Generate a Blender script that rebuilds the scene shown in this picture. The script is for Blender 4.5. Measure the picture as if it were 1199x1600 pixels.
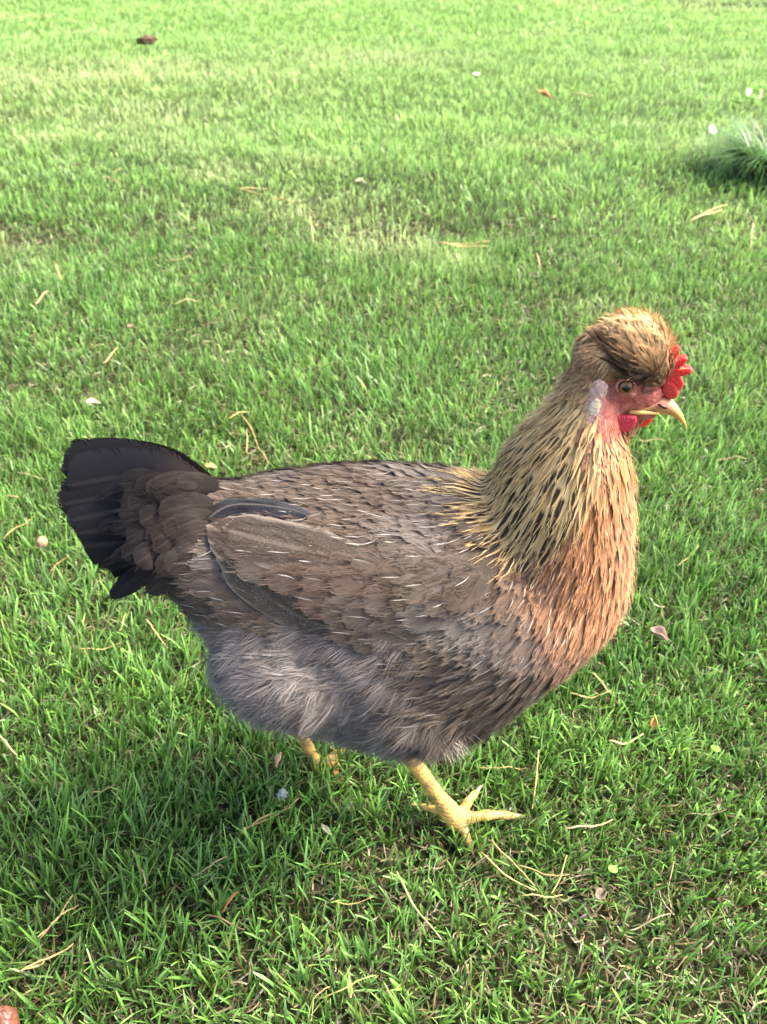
import bpy, math, random
import numpy as np
from mathutils import Vector, Matrix
from mathutils.bvhtree import BVHTree
from mathutils.kdtree import KDTree

# ------------------------------------------------------------------ scene, camera, light
S = bpy.context.scene
for o in list(bpy.data.objects):
    bpy.data.objects.remove(o)
COL = S.collection
random.seed(7)
RNG = np.random.default_rng(11)

CAM_H = 0.5825
PITCH = math.radians(36.0)
FPX = 1329.0                      # focal length in pixels of a 1199 x 1600 frame
Y0 = 0.415                        # distance of the hen's mid plane
cd = bpy.data.cameras.new('camera'); cam = bpy.data.objects.new('camera', cd); COL.objects.link(cam)
cam.location = (0, 0, CAM_H); cam.rotation_euler = (math.pi/2 - PITCH, 0, 0)
cd.sensor_fit = 'VERTICAL'; cd.sensor_height = 36.0; cd.lens = 36.0*FPX/1600.0
cd.clip_start = 0.02; cd.clip_end = 500
cd.dof.use_dof = True; cd.dof.focus_distance = 0.50; cd.dof.aperture_fstop = 15.0
S.camera = cam

SUN_EL, SUN_AZ = math.radians(50), math.radians(82)     # azimuth from +Y towards +X
sdir = Vector((math.sin(SUN_AZ)*math.cos(SUN_EL), math.cos(SUN_AZ)*math.cos(SUN_EL), math.sin(SUN_EL)))
W = bpy.data.worlds.new('World'); S.world = W; W.use_nodes = True
nt = W.node_tree; nt.nodes.clear()
sky = nt.nodes.new('ShaderNodeTexSky'); sky.sky_type = 'NISHITA'; sky.sun_disc = False
sky.sun_elevation = SUN_EL; sky.sun_rotation = SUN_AZ; sky.air_density = 1.0; sky.dust_density = 6.0; sky.ozone_density = 0.2
bg = nt.nodes.new('ShaderNodeBackground'); bg.inputs[1].default_value = 0.15
wo = nt.nodes.new('ShaderNodeOutputWorld')
nt.links.new(sky.outputs[0], bg.inputs[0]); nt.links.new(bg.outputs[0], wo.inputs[0])
sl = bpy.data.lights.new('sun', 'SUN'); so = bpy.data.objects.new('sun', sl); COL.objects.link(so)
sl.energy = 2.5; sl.angle = math.radians(16); sl.color = (1.0, 0.92, 0.79)
so.rotation_euler = sdir.to_track_quat('Z', 'Y').to_euler()
S.view_settings.view_transform = 'Standard'; S.view_settings.look = 'None'
S.view_settings.exposure = 2.0; S.view_settings.gamma = 1.0
S.cycles.max_bounces = 6; S.cycles.transparent_max_bounces = 64
S.cycles.diffuse_bounces = 3; S.cycles.glossy_bounces = 2; S.cycles.transmission_bounces = 4

SOIL = -0.024                     # the hen's soles stand on the mat of grass at z = 0

# ------------------------------------------------------------------ measuring helpers
cP, sP = math.cos(PITCH), math.sin(PITCH)
def proj(P):
    """real point(s) -> pixel of the photograph, for measuring"""
    P = np.asarray(P, float); x, y, z = P[..., 0], P[..., 1], P[..., 2] - CAM_H
    d = y*cP - z*sP; v = y*sP + z*cP
    return np.stack([599.5 + FPX*x/d, 800 - FPX*v/d, d], -1)
def ray(px, py):
    a, b = (px-599.5)/FPX, (800-py)/FPX
    return Vector((a, cP + b*sP, -sP + b*cP))
def on_y(px, py, y=Y0):
    r = ray(px, py); k = y/r.y
    return Vector((r.x*k, y, CAM_H + r.z*k))
def on_z(px, py, z=0.0):
    r = ray(px, py); k = (z-CAM_H)/r.z
    return Vector((r.x*k, r.y*k, z))

def vnoise(x, y, seed=0):
    """smooth value noise, -1..1"""
    r = np.random.default_rng(seed).random((64, 64))*2-1
    x = np.asarray(x, float); y = np.asarray(y, float)
    xi = np.floor(x).astype(int); yi = np.floor(y).astype(int); fx = x-xi; fy = y-yi
    fx = fx*fx*(3-2*fx); fy = fy*fy*(3-2*fy)
    a = r[xi % 64, yi % 64]; b = r[(xi+1) % 64, yi % 64]; c = r[xi % 64, (yi+1) % 64]; d = r[(xi+1) % 64, (yi+1) % 64]
    return (a*(1-fx)+b*fx)*(1-fy) + (c*(1-fx)+d*fx)*fy
def fbm(x, y, seed=0):
    return vnoise(x, y, seed)*.55 + vnoise(x*2.1+3, y*2.1+7, seed+1)*.3 + vnoise(x*4.3+1, y*4.3+5, seed+2)*.15
def sst(a, b, x):
    t = np.clip((np.asarray(x, float)-a)/(b-a), 0, 1); return t*t*(3-2*t)

# ------------------------------------------------------------------ mesh helpers
def tag(o, label=None, cat=None, group=None, kind=None):
    if label: o['label'] = label
    if cat: o['category'] = cat
    if group: o['group'] = group
    if kind: o['kind'] = kind
    return o
def empty(name, loc=(0, 0, 0)):
    o = bpy.data.objects.new(name, None); COL.objects.link(o); o.location = loc; o.empty_display_size = .02
    return o
def mk(name, V, F, mat, parent=None, smooth=True, attrs=None, uv=None, at=None):
    """V (n,3), F: (m,4) or (m,3) int array or a list of such; attrs: name -> (n,4)/(n,) per-vertex arrays"""
    V = np.asarray(V, np.float32)
    Fs = [np.asarray(f, np.int32) for f in (F if isinstance(F, list) else [F]) if len(f)]
    me = bpy.data.meshes.new(name)
    if at is not None:
        V = V - np.array(at, np.float32)
    me.vertices.add(len(V)); me.vertices.foreach_set('co', V.ravel())
    li = np.concatenate([f.ravel() for f in Fs]); tot = np.concatenate([np.full(len(f), f.shape[1], np.int32) for f in Fs])
    me.loops.add(len(li)); me.loops.foreach_set('vertex_index', li)
    me.polygons.add(len(tot)); me.polygons.foreach_set('loop_start', np.concatenate([[0], np.cumsum(tot)[:-1]]).astype(np.int32))
    me.polygons.foreach_set('loop_total', tot)
    me.polygons.foreach_set('use_smooth', np.full(len(tot), smooth))
    for k, a in (attrs or {}).items():
        a = np.asarray(a, np.float32)
        if a.ndim == 2:
            if a.shape[1] == 3: a = np.concatenate([a, np.ones((len(a), 1), np.float32)], 1)
            at_ = me.attributes.new(k, 'FLOAT_COLOR', 'POINT'); at_.data.foreach_set('color', a.ravel())
        else:
            at_ = me.attributes.new(k, 'FLOAT', 'POINT'); at_.data.foreach_set('value', a)
    if uv is not None:
        l = me.uv_layers.new(name='UVMap'); l.data.foreach_set('uv', np.asarray(uv, np.float32)[li].ravel())
    me.materials.append(mat); me.update(); me.validate()
    o = bpy.data.objects.new(name, me); COL.objects.link(o)
    if at is not None: o.location = at
    if parent: o.parent = parent
    return o
class Acc:
    """gathers grids of vertices into one mesh"""
    def __init__(s): s.V = []; s.F = []; s.C = []; s.U = []; s.E = []; s.n = 0
    def grid(s, P, C, U, E, ring=False):
        a, b = P.shape[:2]; n = s.n
        idx = np.arange(a*b).reshape(a, b) + n
        if ring: idx = np.concatenate([idx, idx[:, :1]], 1)
        s.F.append(np.stack([idx[:-1, :-1], idx[:-1, 1:], idx[1:, 1:], idx[1:, :-1]], -1).reshape(-1, 4))
        s.V.append(P.reshape(-1, 3)); s.C.append(C.reshape(-1, C.shape[-1])); s.U.append(U.reshape(-1, 2)); s.E.append(E.ravel()); s.n += a*b
    def build(s, name, mat, parent=None):
        return mk(name, np.concatenate(s.V), np.concatenate(s.F), mat, parent,
                  attrs={'Col': np.concatenate(s.C), 'edge': np.concatenate(s.E)}, uv=np.concatenate(s.U))

# ------------------------------------------------------------------ materials
def newmat(name):
    m = bpy.data.materials.new(name); m.use_nodes = True; t = m.node_tree
    b = t.nodes['Principled BSDF']; return m, t, b, t.nodes['Material Output']
def N(t, kind, **kw):
    n = t.nodes.new(kind)
    for k, v in kw.items():
        if k.startswith('i'):
            n.inputs[int(k[1:])].default_value = v
        else: setattr(n, k, v)
    return n
def math_(t, op, a, b=None, c=None):
    n = t.nodes.new('ShaderNodeMath'); n.operation = op
    for i, x in enumerate((a, b, c)):
        if x is None: continue
        if isinstance(x, (int, float)): n.inputs[i].default_value = x
        else: t.links.new(x, n.inputs[i])
    return n.outputs[0]

def feather_mat(name, shaft=0.25, fringe=True, rough=.62, spec=.25, barb=.32, speckle=0.0, sheen=.25):
    m, t, b, out = newmat(name); L = t.links.new
    col = N(t, 'ShaderNodeAttribute', attribute_name='Col'); edge = N(t, 'ShaderNodeAttribute', attribute_name='edge')
    uv = N(t, 'ShaderNodeUVMap', uv_map='UVMap'); sp = N(t, 'ShaderNodeSeparateXYZ'); L(uv.outputs[0], sp.inputs[0])
    u = math_(t, 'SUBTRACT', math_(t, 'FRACT', sp.outputs[0]), .5)
    a = math_(t, 'MULTIPLY', math_(t, 'ABSOLUTE', u), 2.0)
    seed = math_(t, 'FLOOR', sp.outputs[0])
    v = sp.outputs[1]
    bc = math_(t, 'SUBTRACT', v, math_(t, 'MULTIPLY', a, .42))
    cx = N(t, 'ShaderNodeCombineXYZ'); L(math_(t, 'MULTIPLY', a, 1.3), cx.inputs[0]); L(math_(t, 'MULTIPLY', bc, 26.), cx.inputs[1])
    L(math_(t, 'ADD', math_(t, 'MULTIPLY', seed, 3.7), math_(t, 'SIGN', u)), cx.inputs[2])
    n1 = N(t, 'ShaderNodeTexNoise'); n1.inputs['Scale'].default_value = 1.0; n1.inputs['Detail'].default_value = 3; L(cx.outputs[0], n1.inputs['Vector'])
    # brightness from barbs
    k = math_(t, 'ADD', math_(t, 'MULTIPLY', math_(t, 'SUBTRACT', n1.outputs[0], .5), barb*4), 1.0)
    mul = N(t, 'ShaderNodeVectorMath', operation='SCALE'); L(col.outputs['Color'], mul.inputs[0]); L(k, mul.inputs['Scale'])
    base = mul.outputs[0]
    if speckle:
        tc = N(t, 'ShaderNodeTexCoord'); n2 = N(t, 'ShaderNodeTexNoise'); n2.inputs['Scale'].default_value = 900; n2.inputs['Detail'].default_value = 2
        L(tc.outputs['Object'], n2.inputs['Vector'])
        r = N(t, 'ShaderNodeMapRange'); r.inputs[1].default_value = .5; r.inputs[2].default_value = .68; r.inputs[3].default_value = 0; r.inputs[4].default_value = speckle
        L(n2.outputs[0], r.inputs[0])
        mx = N(t, 'ShaderNodeMix', data_type='RGBA'); L(math_(t, 'MULTIPLY', r.outputs[0], col.outputs['Alpha']), mx.inputs[0]); L(base, mx.inputs[6]); mx.inputs[7].default_value = (.28, .24, .20, 1); base = mx.outputs[2]
    if shaft:
        sm = N(t, 'ShaderNodeMapRange'); sm.inputs[1].default_value = .05; sm.inputs[2].default_value = .10; sm.inputs[3].default_value = shaft; sm.inputs[4].default_value = 0; L(a, sm.inputs[0])
        mx = N(t, 'ShaderNodeMix', data_type='RGBA'); L(sm.outputs[0], mx.inputs[0]); L(base, mx.inputs[6]); mx.inputs[7].default_value = (.5, .42, .34, 1); base = mx.outputs[2]
    L(base, b.inputs['Base Color']); b.inputs['Roughness'].default_value = rough; b.inputs['Specular IOR Level'].default_value = spec
    b.inputs['Sheen Weight'].default_value = sheen; b.inputs['Sheen Roughness'].default_value = .45
    bp = N(t, 'ShaderNodeBump'); bp.inputs['Strength'].default_value = .12; bp.inputs['Distance'].default_value = .0003; L(n1.outputs[0], bp.inputs['Height']); L(bp.outputs[0], b.inputs['Normal'])
    tr = N(t, 'ShaderNodeBsdfTranslucent'); L(base, tr.inputs[0]); ms = N(t, 'ShaderNodeMixShader'); ms.inputs[0].default_value = .12; L(b.outputs[0], ms.inputs[1]); L(tr.outputs[0], ms.inputs[2])
    L(ms.outputs[0], out.inputs[0])
    if fringe:
        cx2 = N(t, 'ShaderNodeCombineXYZ'); L(math_(t, 'MULTIPLY', a, .6), cx2.inputs[0]); L(math_(t, 'MULTIPLY', bc, 75.), cx2.inputs[1]); L(math_(t, 'MULTIPLY', seed, 1.7), cx2.inputs[2])
        n3 = N(t, 'ShaderNodeTexNoise'); n3.inputs['Scale'].default_value = 1.0; n3.inputs['Detail'].default_value = 1; L(cx2.outputs[0], n3.inputs['Vector'])
        e = math_(t, 'POWER', edge.outputs['Fac'], 2.2)
        al = math_(t, 'GREATER_THAN', math_(t, 'MULTIPLY_ADD', n3.outputs[0], 1.5, -.02), e)
        tp = N(t, 'ShaderNodeBsdfTransparent'); m2 = N(t, 'ShaderNodeMixShader'); L(al, m2.inputs[0]); L(tp.outputs[0], m2.inputs[1]); L(ms.outputs[0], m2.inputs[2]); L(m2.outputs[0], out.inputs[0])
    return m
M_feather = feather_mat('contour_feathers', shaft=.0, spec=.15, barb=.2, sheen=.15)
M_shaft = feather_mat('shafted_feathers', shaft=.75, spec=.2)
M_hackle = feather_mat('hackle_feathers', shaft=.0, rough=.6, spec=.15, barb=.16, sheen=.05)
M_tail = feather_mat('tail_feathers', shaft=.02, rough=.6, spec=.14, barb=.22, sheen=.06)
M_flight = feather_mat('flight_feathers', shaft=.08, rough=.6, spec=.15, barb=.14, speckle=.5)

def attr_mat(name, rough=.7, spec=.2, noise=0.2, nscale=300, sss=0.0, bump=0.0, trans=0.0, sheen=0.0, coat=0.0, vor=0.0):
    m, t, b, out = newmat(name); L = t.links.new
    col = N(t, 'ShaderNodeAttribute', attribute_name='Col'); tc = N(t, 'ShaderNodeTexCoord')
    n = N(t, 'ShaderNodeTexNoise'); n.inputs['Scale'].default_value = nscale; n.inputs['Detail'].default_value = 4; L(tc.outputs['Object'], n.inputs['Vector'])
    k = math_(t, 'ADD', math_(t, 'MULTIPLY', math_(t, 'SUBTRACT', n.outputs[0], .5), noise*4), 1.0)
    mul = N(t, 'ShaderNodeVectorMath', operation='SCALE'); L(col.outputs['Color'], mul.inputs[0]); L(k, mul.inputs['Scale'])
    L(mul.outputs[0], b.inputs['Base Color']); b.inputs['Roughness'].default_value = rough; b.inputs['Specular IOR Level'].default_value = spec
    b.inputs['Sheen Weight'].default_value = sheen; b.inputs['Coat Weight'].default_value = coat
    if sss:
        b.inputs['Subsurface Weight'].default_value = sss; b.inputs['Subsurface Scale'].default_value = .003; b.inputs['Subsurface Radius'].default_value = (1, .4, .25)
    if bump:
        h = n.outputs[0]
        if vor:
            v = N(t, 'ShaderNodeTexVoronoi'); v.inputs['Scale'].default_value = vor; L(tc.outputs['Object'], v.inputs['Vector'])
            h = math_(t, 'ADD', math_(t, 'MULTIPLY', n.outputs[0], .4), v.outputs[0])
        bp = N(t, 'ShaderNodeBump'); bp.inputs['Strength'].default_value = bump; bp.inputs['Distance'].default_value = .001; L(h, bp.inputs['Height']); L(bp.outputs[0], b.inputs['Normal'])
    if trans:
        tr = N(t, 'ShaderNodeBsdfTranslucent'); L(mul.outputs[0], tr.inputs[0]); ms = N(t, 'ShaderNodeMixShader'); ms.inputs[0].default_value = trans
        L(b.outputs[0], ms.inputs[1]); L(tr.outputs[0], ms.inputs[2]); L(ms.outputs[0], out.inputs[0])
    return m
M_fluff = attr_mat('fluff', rough=.8, spec=.08, noise=.10, nscale=120, sheen=.1, trans=.12)
M_skin = attr_mat('hen_skin', rough=.6, spec=.3, noise=.11, nscale=420, sss=.25, bump=.45, vor=520)
M_comb = attr_mat('comb_flesh', rough=.6, spec=.25, noise=.08, nscale=500, sss=.5, bump=.5, vor=900)
M_horn = attr_mat('beak_horn', rough=.38, spec=.45, noise=.07, nscale=250, sss=.2, bump=.15)
M_grass = attr_mat('grass_blades', rough=.36, spec=.45, noise=.10, nscale=60, trans=.42)
M_dry = attr_mat('dry_straw', rough=.6, spec=.25, noise=.12, nscale=250, trans=.1)
M_leaf = attr_mat('dead_leaf', rough=.7, spec=.2, noise=.22, nscale=220, bump=.6, trans=.1)
M_soft = attr_mat('soft_matter', rough=.75, spec=.2, noise=.2, nscale=300, bump=.6)
M_eye = attr_mat('eye_ball', rough=.12, spec=.45, noise=.03, nscale=500, coat=.5)

# ------------------------------------------------------------------ ground
def ground_z(x, y):
    far = sst(.7, 2.0, y)
    return SOIL + .006*fbm(x*5, y*5, 40) + far*.02*fbm(x*1.3, y*1.3, 44)
def soil_mat():
    m, t, b, out = newmat('soil_and_thatch'); L = t.links.new
    tc = N(t, 'ShaderNodeTexCoord')
    n = N(t, 'ShaderNodeTexNoise'); n.inputs['Scale'].default_value = 160; n.inputs['Detail'].default_value = 6; L(tc.outputs['Object'], n.inputs['Vector'])
    r = N(t, 'ShaderNodeValToRGB'); L(n.outputs[0], r.inputs[0]); e = r.color_ramp.elements
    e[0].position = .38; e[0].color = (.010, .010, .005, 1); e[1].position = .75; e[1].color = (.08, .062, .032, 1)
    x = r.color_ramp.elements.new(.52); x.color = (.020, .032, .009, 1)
    sep = N(t, 'ShaderNodeSeparateXYZ'); L(tc.outputs['Object'], sep.inputs[0])
    mr = N(t, 'ShaderNodeMapRange'); mr.inputs[1].default_value = 2.2; mr.inputs[2].default_value = 6; L(sep.outputs[1], mr.inputs[0])
    n2 = N(t, 'ShaderNodeTexNoise'); n2.inputs['Scale'].default_value = 9; n2.inputs['Detail'].default_value = 8; L(tc.outputs['Object'], n2.inputs['Vector'])
    r2 = N(t, 'ShaderNodeValToRGB'); L(n2.outputs[0], r2.inputs[0]); e = r2.color_ramp.elements
    e[0].position = .3; e[0].color = (.035, .10, .015, 1); e[1].position = .7; e[1].color = (.12, .22, .04, 1)
    mx = N(t, 'ShaderNodeMix', data_type='RGBA'); L(mr.outputs[0], mx.inputs[0]); L(r.outputs[0], mx.inputs[6]); L(r2.outputs[0], mx.inputs[7])
    L(mx.outputs[2], b.inputs['Base Color']); b.inputs['Roughness'].default_value = .9; b.inputs['Specular IOR Level'].default_value = .15
    bp = N(t, 'ShaderNodeBump'); bp.inputs['Strength'].default_value = .8; bp.inputs['Distance'].default_value = .004; L(n.outputs[0], bp.inputs['Height']); L(bp.outputs[0], b.inputs['Normal'])
    return m
gx = np.unique(np.concatenate([np.linspace(-1.6, 1.6, 161), np.linspace(-6, 6, 121), [-120, -60, -25, -12, 12, 25, 60, 120]]))
gy = np.unique(np.concatenate([np.linspace(-.4, 2.4, 141), np.linspace(2.4, 12, 97), [-60, -20, -5, -1, 16, 25, 60, 200]]))
GX, GY = np.meshgrid(gx, gy); GZ = ground_z(GX, GY)
idx = np.arange(GX.size).reshape(GX.shape)
gf = np.stack([idx[:-1, :-1], idx[:-1, 1:], idx[1:, 1:], idx[1:, :-1]], -1).reshape(-1, 4)
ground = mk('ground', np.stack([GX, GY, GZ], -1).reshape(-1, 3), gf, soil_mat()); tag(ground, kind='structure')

# ------------------------------------------------------------------ grass
def patch(x, y, cx, cy, rx, ry):
    return np.exp(-(((x-cx)/rx)**2 + ((y-cy)/ry)**2))
FOOT = [on_z(715, 1275, 0), on_z(790, 1272, 0), on_z(732, 1310, 0), on_z(745, 1240, 0), on_z(660, 1258, 0)]
FARF = (on_y(512, 1238, Y0+.042).x, Y0+.042)
def make_grass():
    bands = [  # y0, y1, density per m2, width scale, segments
        (.06, .62, 100000, 1.0, 4), (.62, 1.05, 70000, 1.05, 3), (1.05, 1.8, 48000, 1.1, 3), (1.8, 3.0, 20000, 1.45, 3), (3.0, 5.0, 9500, 2.1, 2), (5.0, 9.5, 3600, 3.2, 2)]
    Vs, Fq, Ft, Cs = [], [], [], []; base = 0
    for bi, (y0, y1, dens, ws, seg) in enumerate(bands):
        dep = y1*cP + CAM_H*sP
        hx = dep*.4515 + (.65 if y1 < 2 else 1.3)
        n = int(dens*(y1-y0)*2*hx)
        x = RNG.uniform(-hx, hx, n); y = RNG.uniform(y0, y1, n)
        # trim the wedge, keep a sparser margin beside it
        lim = (y*cP + CAM_H*sP)*.4515
        keep = (np.abs(x) < lim+.06) | (RNG.random(n) < np.where(np.abs(x) < lim+.3, .45, .25))
        x, y = x[keep], y[keep]; n = len(x)
        # tussocks: pull blades a little towards clump centres
        cs = .022*ws
        jx = x/cs + 0.4*vnoise(x*40, y*40, 3); jy = y/cs + .4*vnoise(x*40+9, y*40, 4)
        ix, iy = np.floor(jx).astype(int), np.floor(jy).astype(int)
        hr = np.random.default_rng(5).random((97, 89, 6)); H = hr[ix % 97, iy % 89]
        ccx = (ix+.2+.6*H[:, 0])*cs; ccy = (iy+.2+.6*H[:, 1])*cs
        pull = RNG.random(n)*.42
        x = x + (ccx-x)*pull; y = y + (ccy-y)*pull
        # thin spots
        thin = fbm(x*7, y*7, 12)
        bare = np.maximum(patch(x, y, *on_z(400, 690)[:2], .06, .03), patch(x, y, *on_z(930, 1400)[:2], .05, .04))
        bare = np.maximum(bare, .8*patch(x, y, *on_z(90, 1490)[:2], .03, .03))
        bare = np.maximum(bare, .9*patch(x, y, *on_z(1080, 470)[:2], .10, .05))
        bare = np.maximum(bare, .9*patch(x, y, *on_z(1090, 85)[:2], .55, .10))
        bare = np.maximum(bare, .95*patch(x, y, *on_z(780, 50)[:2], .22, .06))
        kp = RNG.random(n) > np.clip(.10 - .65*thin, 0, .5) + .38*bare
        x, y, H, bare = x[kp], y[kp], H[kp], bare[kp]; n = len(x)
        hgt = (.032 + .013*fbm(x*6, y*6, 20) + .010*(H[:, 2]-.5)) * RNG.uniform(.55, 1.22, n)
        tall = RNG.random(n) < .05; hgt = np.where(tall, hgt*1.35, hgt)
        # trodden under the hen's feet and low under the belly
        tread = np.zeros(n)
        for f in FOOT: tread = np.maximum(tread, np.exp(-((x-f.x)**2+(y-f.y)**2)/.016**2))
        hgt = hgt*(1+.20*tread)
        hgt = hgt*(1+.45*np.exp(-((x-FARF[0])**2+(y-FARF[1]+.012)**2)/.032**2))
        hgt = hgt*(1-.12*sst(.8, 1.3, y)+.15*sst(1.6, 4.0, y))
        az = 2*math.pi*(H[:, 3]*.45 + RNG.random(n)) + 1.2*vnoise(x*8, y*8, 30)
        lean = np.abs(RNG.normal(0, .33, n)) + .06 + .3*bare; lean = np.clip(lean, 0, 1.25)
        flat = RNG.random(n) < .10; lean = np.where(flat, RNG.uniform(.9, 1.4, n), lean)
        bend = RNG.normal(.3, .45, n)
        dx, dy = np.cos(az), np.sin(az)
        # common lean of a patch
        ldx = .16*vnoise(x*5, y*5, 31); ldy = .16*vnoise(x*5, y*5, 32)
        wid = RNG.uniform(.0007, .0015, n)*ws; wid = np.where(RNG.random(n) < .10, wid*1.45, wid)
        tw = az + math.pi/2 + RNG.normal(0, .7, n)
        sx, sy = np.cos(tw), np.sin(tw)
        gz = ground_z(x, y) - .002
        # colour
        t1 = fbm(x*1.6+3, y*1.6, 50)*.5+.5; t2 = RNG.random(n); t3 = fbm(x*13, y*13, 60)
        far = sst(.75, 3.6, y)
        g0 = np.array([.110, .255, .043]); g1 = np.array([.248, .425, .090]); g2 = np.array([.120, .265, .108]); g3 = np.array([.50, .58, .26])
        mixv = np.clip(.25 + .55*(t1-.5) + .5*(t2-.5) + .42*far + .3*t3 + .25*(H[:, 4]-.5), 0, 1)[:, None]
        col = g0*(1-mixv) + g1*mixv; col = col*(1+.30*far[:, None]) + .05*far[:, None]  # distant brightness and pale haze put into the far blades' colour
        blu = np.clip(RNG.random(n)*1.1-.55 + .3*(fbm(x*4, y*4, 70)), 0, 1)[:, None]*(1-.6*far[:, None]); col = col*(1-blu) + g2*blu
        yel = np.clip(1.6*fbm(x*2.3+1, y*2.9, 80)-.16, 0, .75)*sst(.8, 1.9, y)  # cream-yellow sunlit patches of the lawn, painted into the blade colour
        yel = np.maximum(yel, .5*patch(x, y, *on_z(480, 250)[:2], .12, .13)); yel = np.maximum(yel, .6*patch(x, y, *on_z(840, 216)[:2], .20, .08)); yel = np.maximum(yel, .5*patch(x, y, *on_z(560, 345)[:2], .10, .06))
        yel = np.maximum(yel, .75*patch(x, y, *on_z(600, 85)[:2], .5, .3)*(y > 2))
        yel = np.maximum(yel, .8*patch(x, y, *on_z(120, 110)[:2], .9, .45)*(y > 1.5))
        yel = np.maximum(yel, .7*patch(x, y, *on_z(240, 170)[:2], .25, .4)*(y > 1.5))
        yel = np.maximum(yel, .8*patch(x, y, *on_z(1170, 190)[:2], .12, .10))
        yel = (yel*RNG.uniform(.5, 1.2, n))[:, None]; yel = np.clip(yel, 0, 1); col = col*(1-yel)+g3*yel
        col = col*np.clip(RNG.lognormal(-.06, .42, n), .35, 2.1)[:, None]*(1+.28*t3*(1-.5*far))[:, None]
        dry = RNG.random(n) < (.07 + .30*bare + .05*np.clip(t3, 0, 1))
        dcol = np.array([.42, .33, .17])*RNG.uniform(.45, 1.15, n)[:, None]
        col = np.where(dry[:, None], dcol, col)
        lean = np.where(dry, lean+.45, lean); hgt = np.where(dry, hgt*.6, hgt); wid = np.where(dry, wid*.75, wid)
        K = seg+1
        s = np.linspace(0, 1, K)
        rows_l, rows_r, cc = [], [], []
        px, py, pz = x.copy(), y.copy(), gz.copy(); ang = lean*.5
        for k in range(K):
            if k:
                ang = np.clip(lean*.5 + (lean*.9 + bend*.55)*(s[k]-.5/seg), -.4, 2.0)
                st = hgt/seg
                px = px + st*(np.sin(ang)*dx + ldx); py = py + st*(np.sin(ang)*dy + ldy); pz = pz + st*np.cos(ang)
            w = wid*(1.0 if k < K-1 else .5) * (.75 + .5*min(s[k]*2, 1)) * (1 if s[k] < .8 else .8)*.5
            rows_l.append(np.stack([px-sx*w, py-sy*w, pz], -1)); rows_r.append(np.stack([px+sx*w, py+sy*w, pz], -1))
            f = .27 + .93*s[k]  # shade of the gaps painted in: blade colour darkens towards the base
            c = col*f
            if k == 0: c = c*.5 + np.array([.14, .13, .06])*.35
            if k == K-1:
                cut = (RNG.random(n) < .45)[:, None]; c = np.where(cut, c*.55 + np.array([.42, .46, .25])*.45, c)
            cc.append(c)
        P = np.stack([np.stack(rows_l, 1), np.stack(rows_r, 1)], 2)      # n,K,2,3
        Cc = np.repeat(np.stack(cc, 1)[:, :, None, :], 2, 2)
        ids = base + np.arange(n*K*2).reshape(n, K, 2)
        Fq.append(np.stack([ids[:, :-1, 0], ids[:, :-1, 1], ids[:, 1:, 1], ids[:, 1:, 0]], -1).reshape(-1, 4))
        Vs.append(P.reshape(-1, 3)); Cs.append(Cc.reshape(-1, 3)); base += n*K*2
    # dead thatch lying between the living blades
    n = 42000; y = .08 + 1.9*RNG.random(n)**1.25; hx = (y*cP+CAM_H*sP)*.4515+.12; x = RNG.uniform(-1, 1, n)*hx
    L = RNG.uniform(.006, .022, n); a = RNG.uniform(0, 2*math.pi, n); z = ground_z(x, y)+RNG.uniform(.001, .009, n); dz = RNG.normal(0, .003, n); bw = RNG.normal(0, .15, n); w = RNG.uniform(.0004, .0010, n)*.5*(1+.5*y)
    pts = np.stack([np.stack([x+np.cos(a)*L*(t-.5)-np.sin(a)*L*bw*math.sin(t*math.pi), y+np.sin(a)*L*(t-.5)+np.cos(a)*L*bw*math.sin(t*math.pi), z+dz*(t-.5)+.001*math.sin(t*3)], -1) for t in (0, .33, .67, 1)], 1)
    sd = np.stack([-np.sin(a), np.cos(a), RNG.normal(0, .5, n)], -1)[:, None, :]*w[:, None, None]
    P = np.stack([pts-sd, pts+sd], 2); pal = np.array([[.34, .26, .14], [.22, .15, .08], [.42, .36, .22], [.10, .07, .04], [.20, .24, .09]])
    c = pal[RNG.integers(0, 5, n)]*RNG.uniform(.35, 1.0, n)[:, None]
    ids = base+np.arange(n*8).reshape(n, 4, 2); Fq.append(np.stack([ids[:, :-1, 0], ids[:, :-1, 1], ids[:, 1:, 1], ids[:, 1:, 0]], -1).reshape(-1, 4)); Vs.append(P.reshape(-1, 3)); Cs.append(np.repeat(c, 8, 0)); base += n*8
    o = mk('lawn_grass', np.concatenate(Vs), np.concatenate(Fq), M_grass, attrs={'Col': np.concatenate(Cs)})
    tag(o, 'short green mown lawn grass all around the hen', 'grass', kind='stuff')
    print('grass verts', base)
make_grass()

# ================================================================== THE HEN
hen = empty('hen', (0.0, Y0, 0.0))
tag(hen, 'brown crested hen with buff neck and black tail walking across the lawn', 'hen')
HP = np.array([0.0, Y0, 0.0])
def part(acc_or_obj): return acc_or_obj
def px_side(P):
    """where a hen point (folded to the near side) falls in the photo"""
    P = np.array(P, float).copy(); P[..., 1] = Y0 - np.abs(P[..., 1]-Y0); return proj(P)

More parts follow.
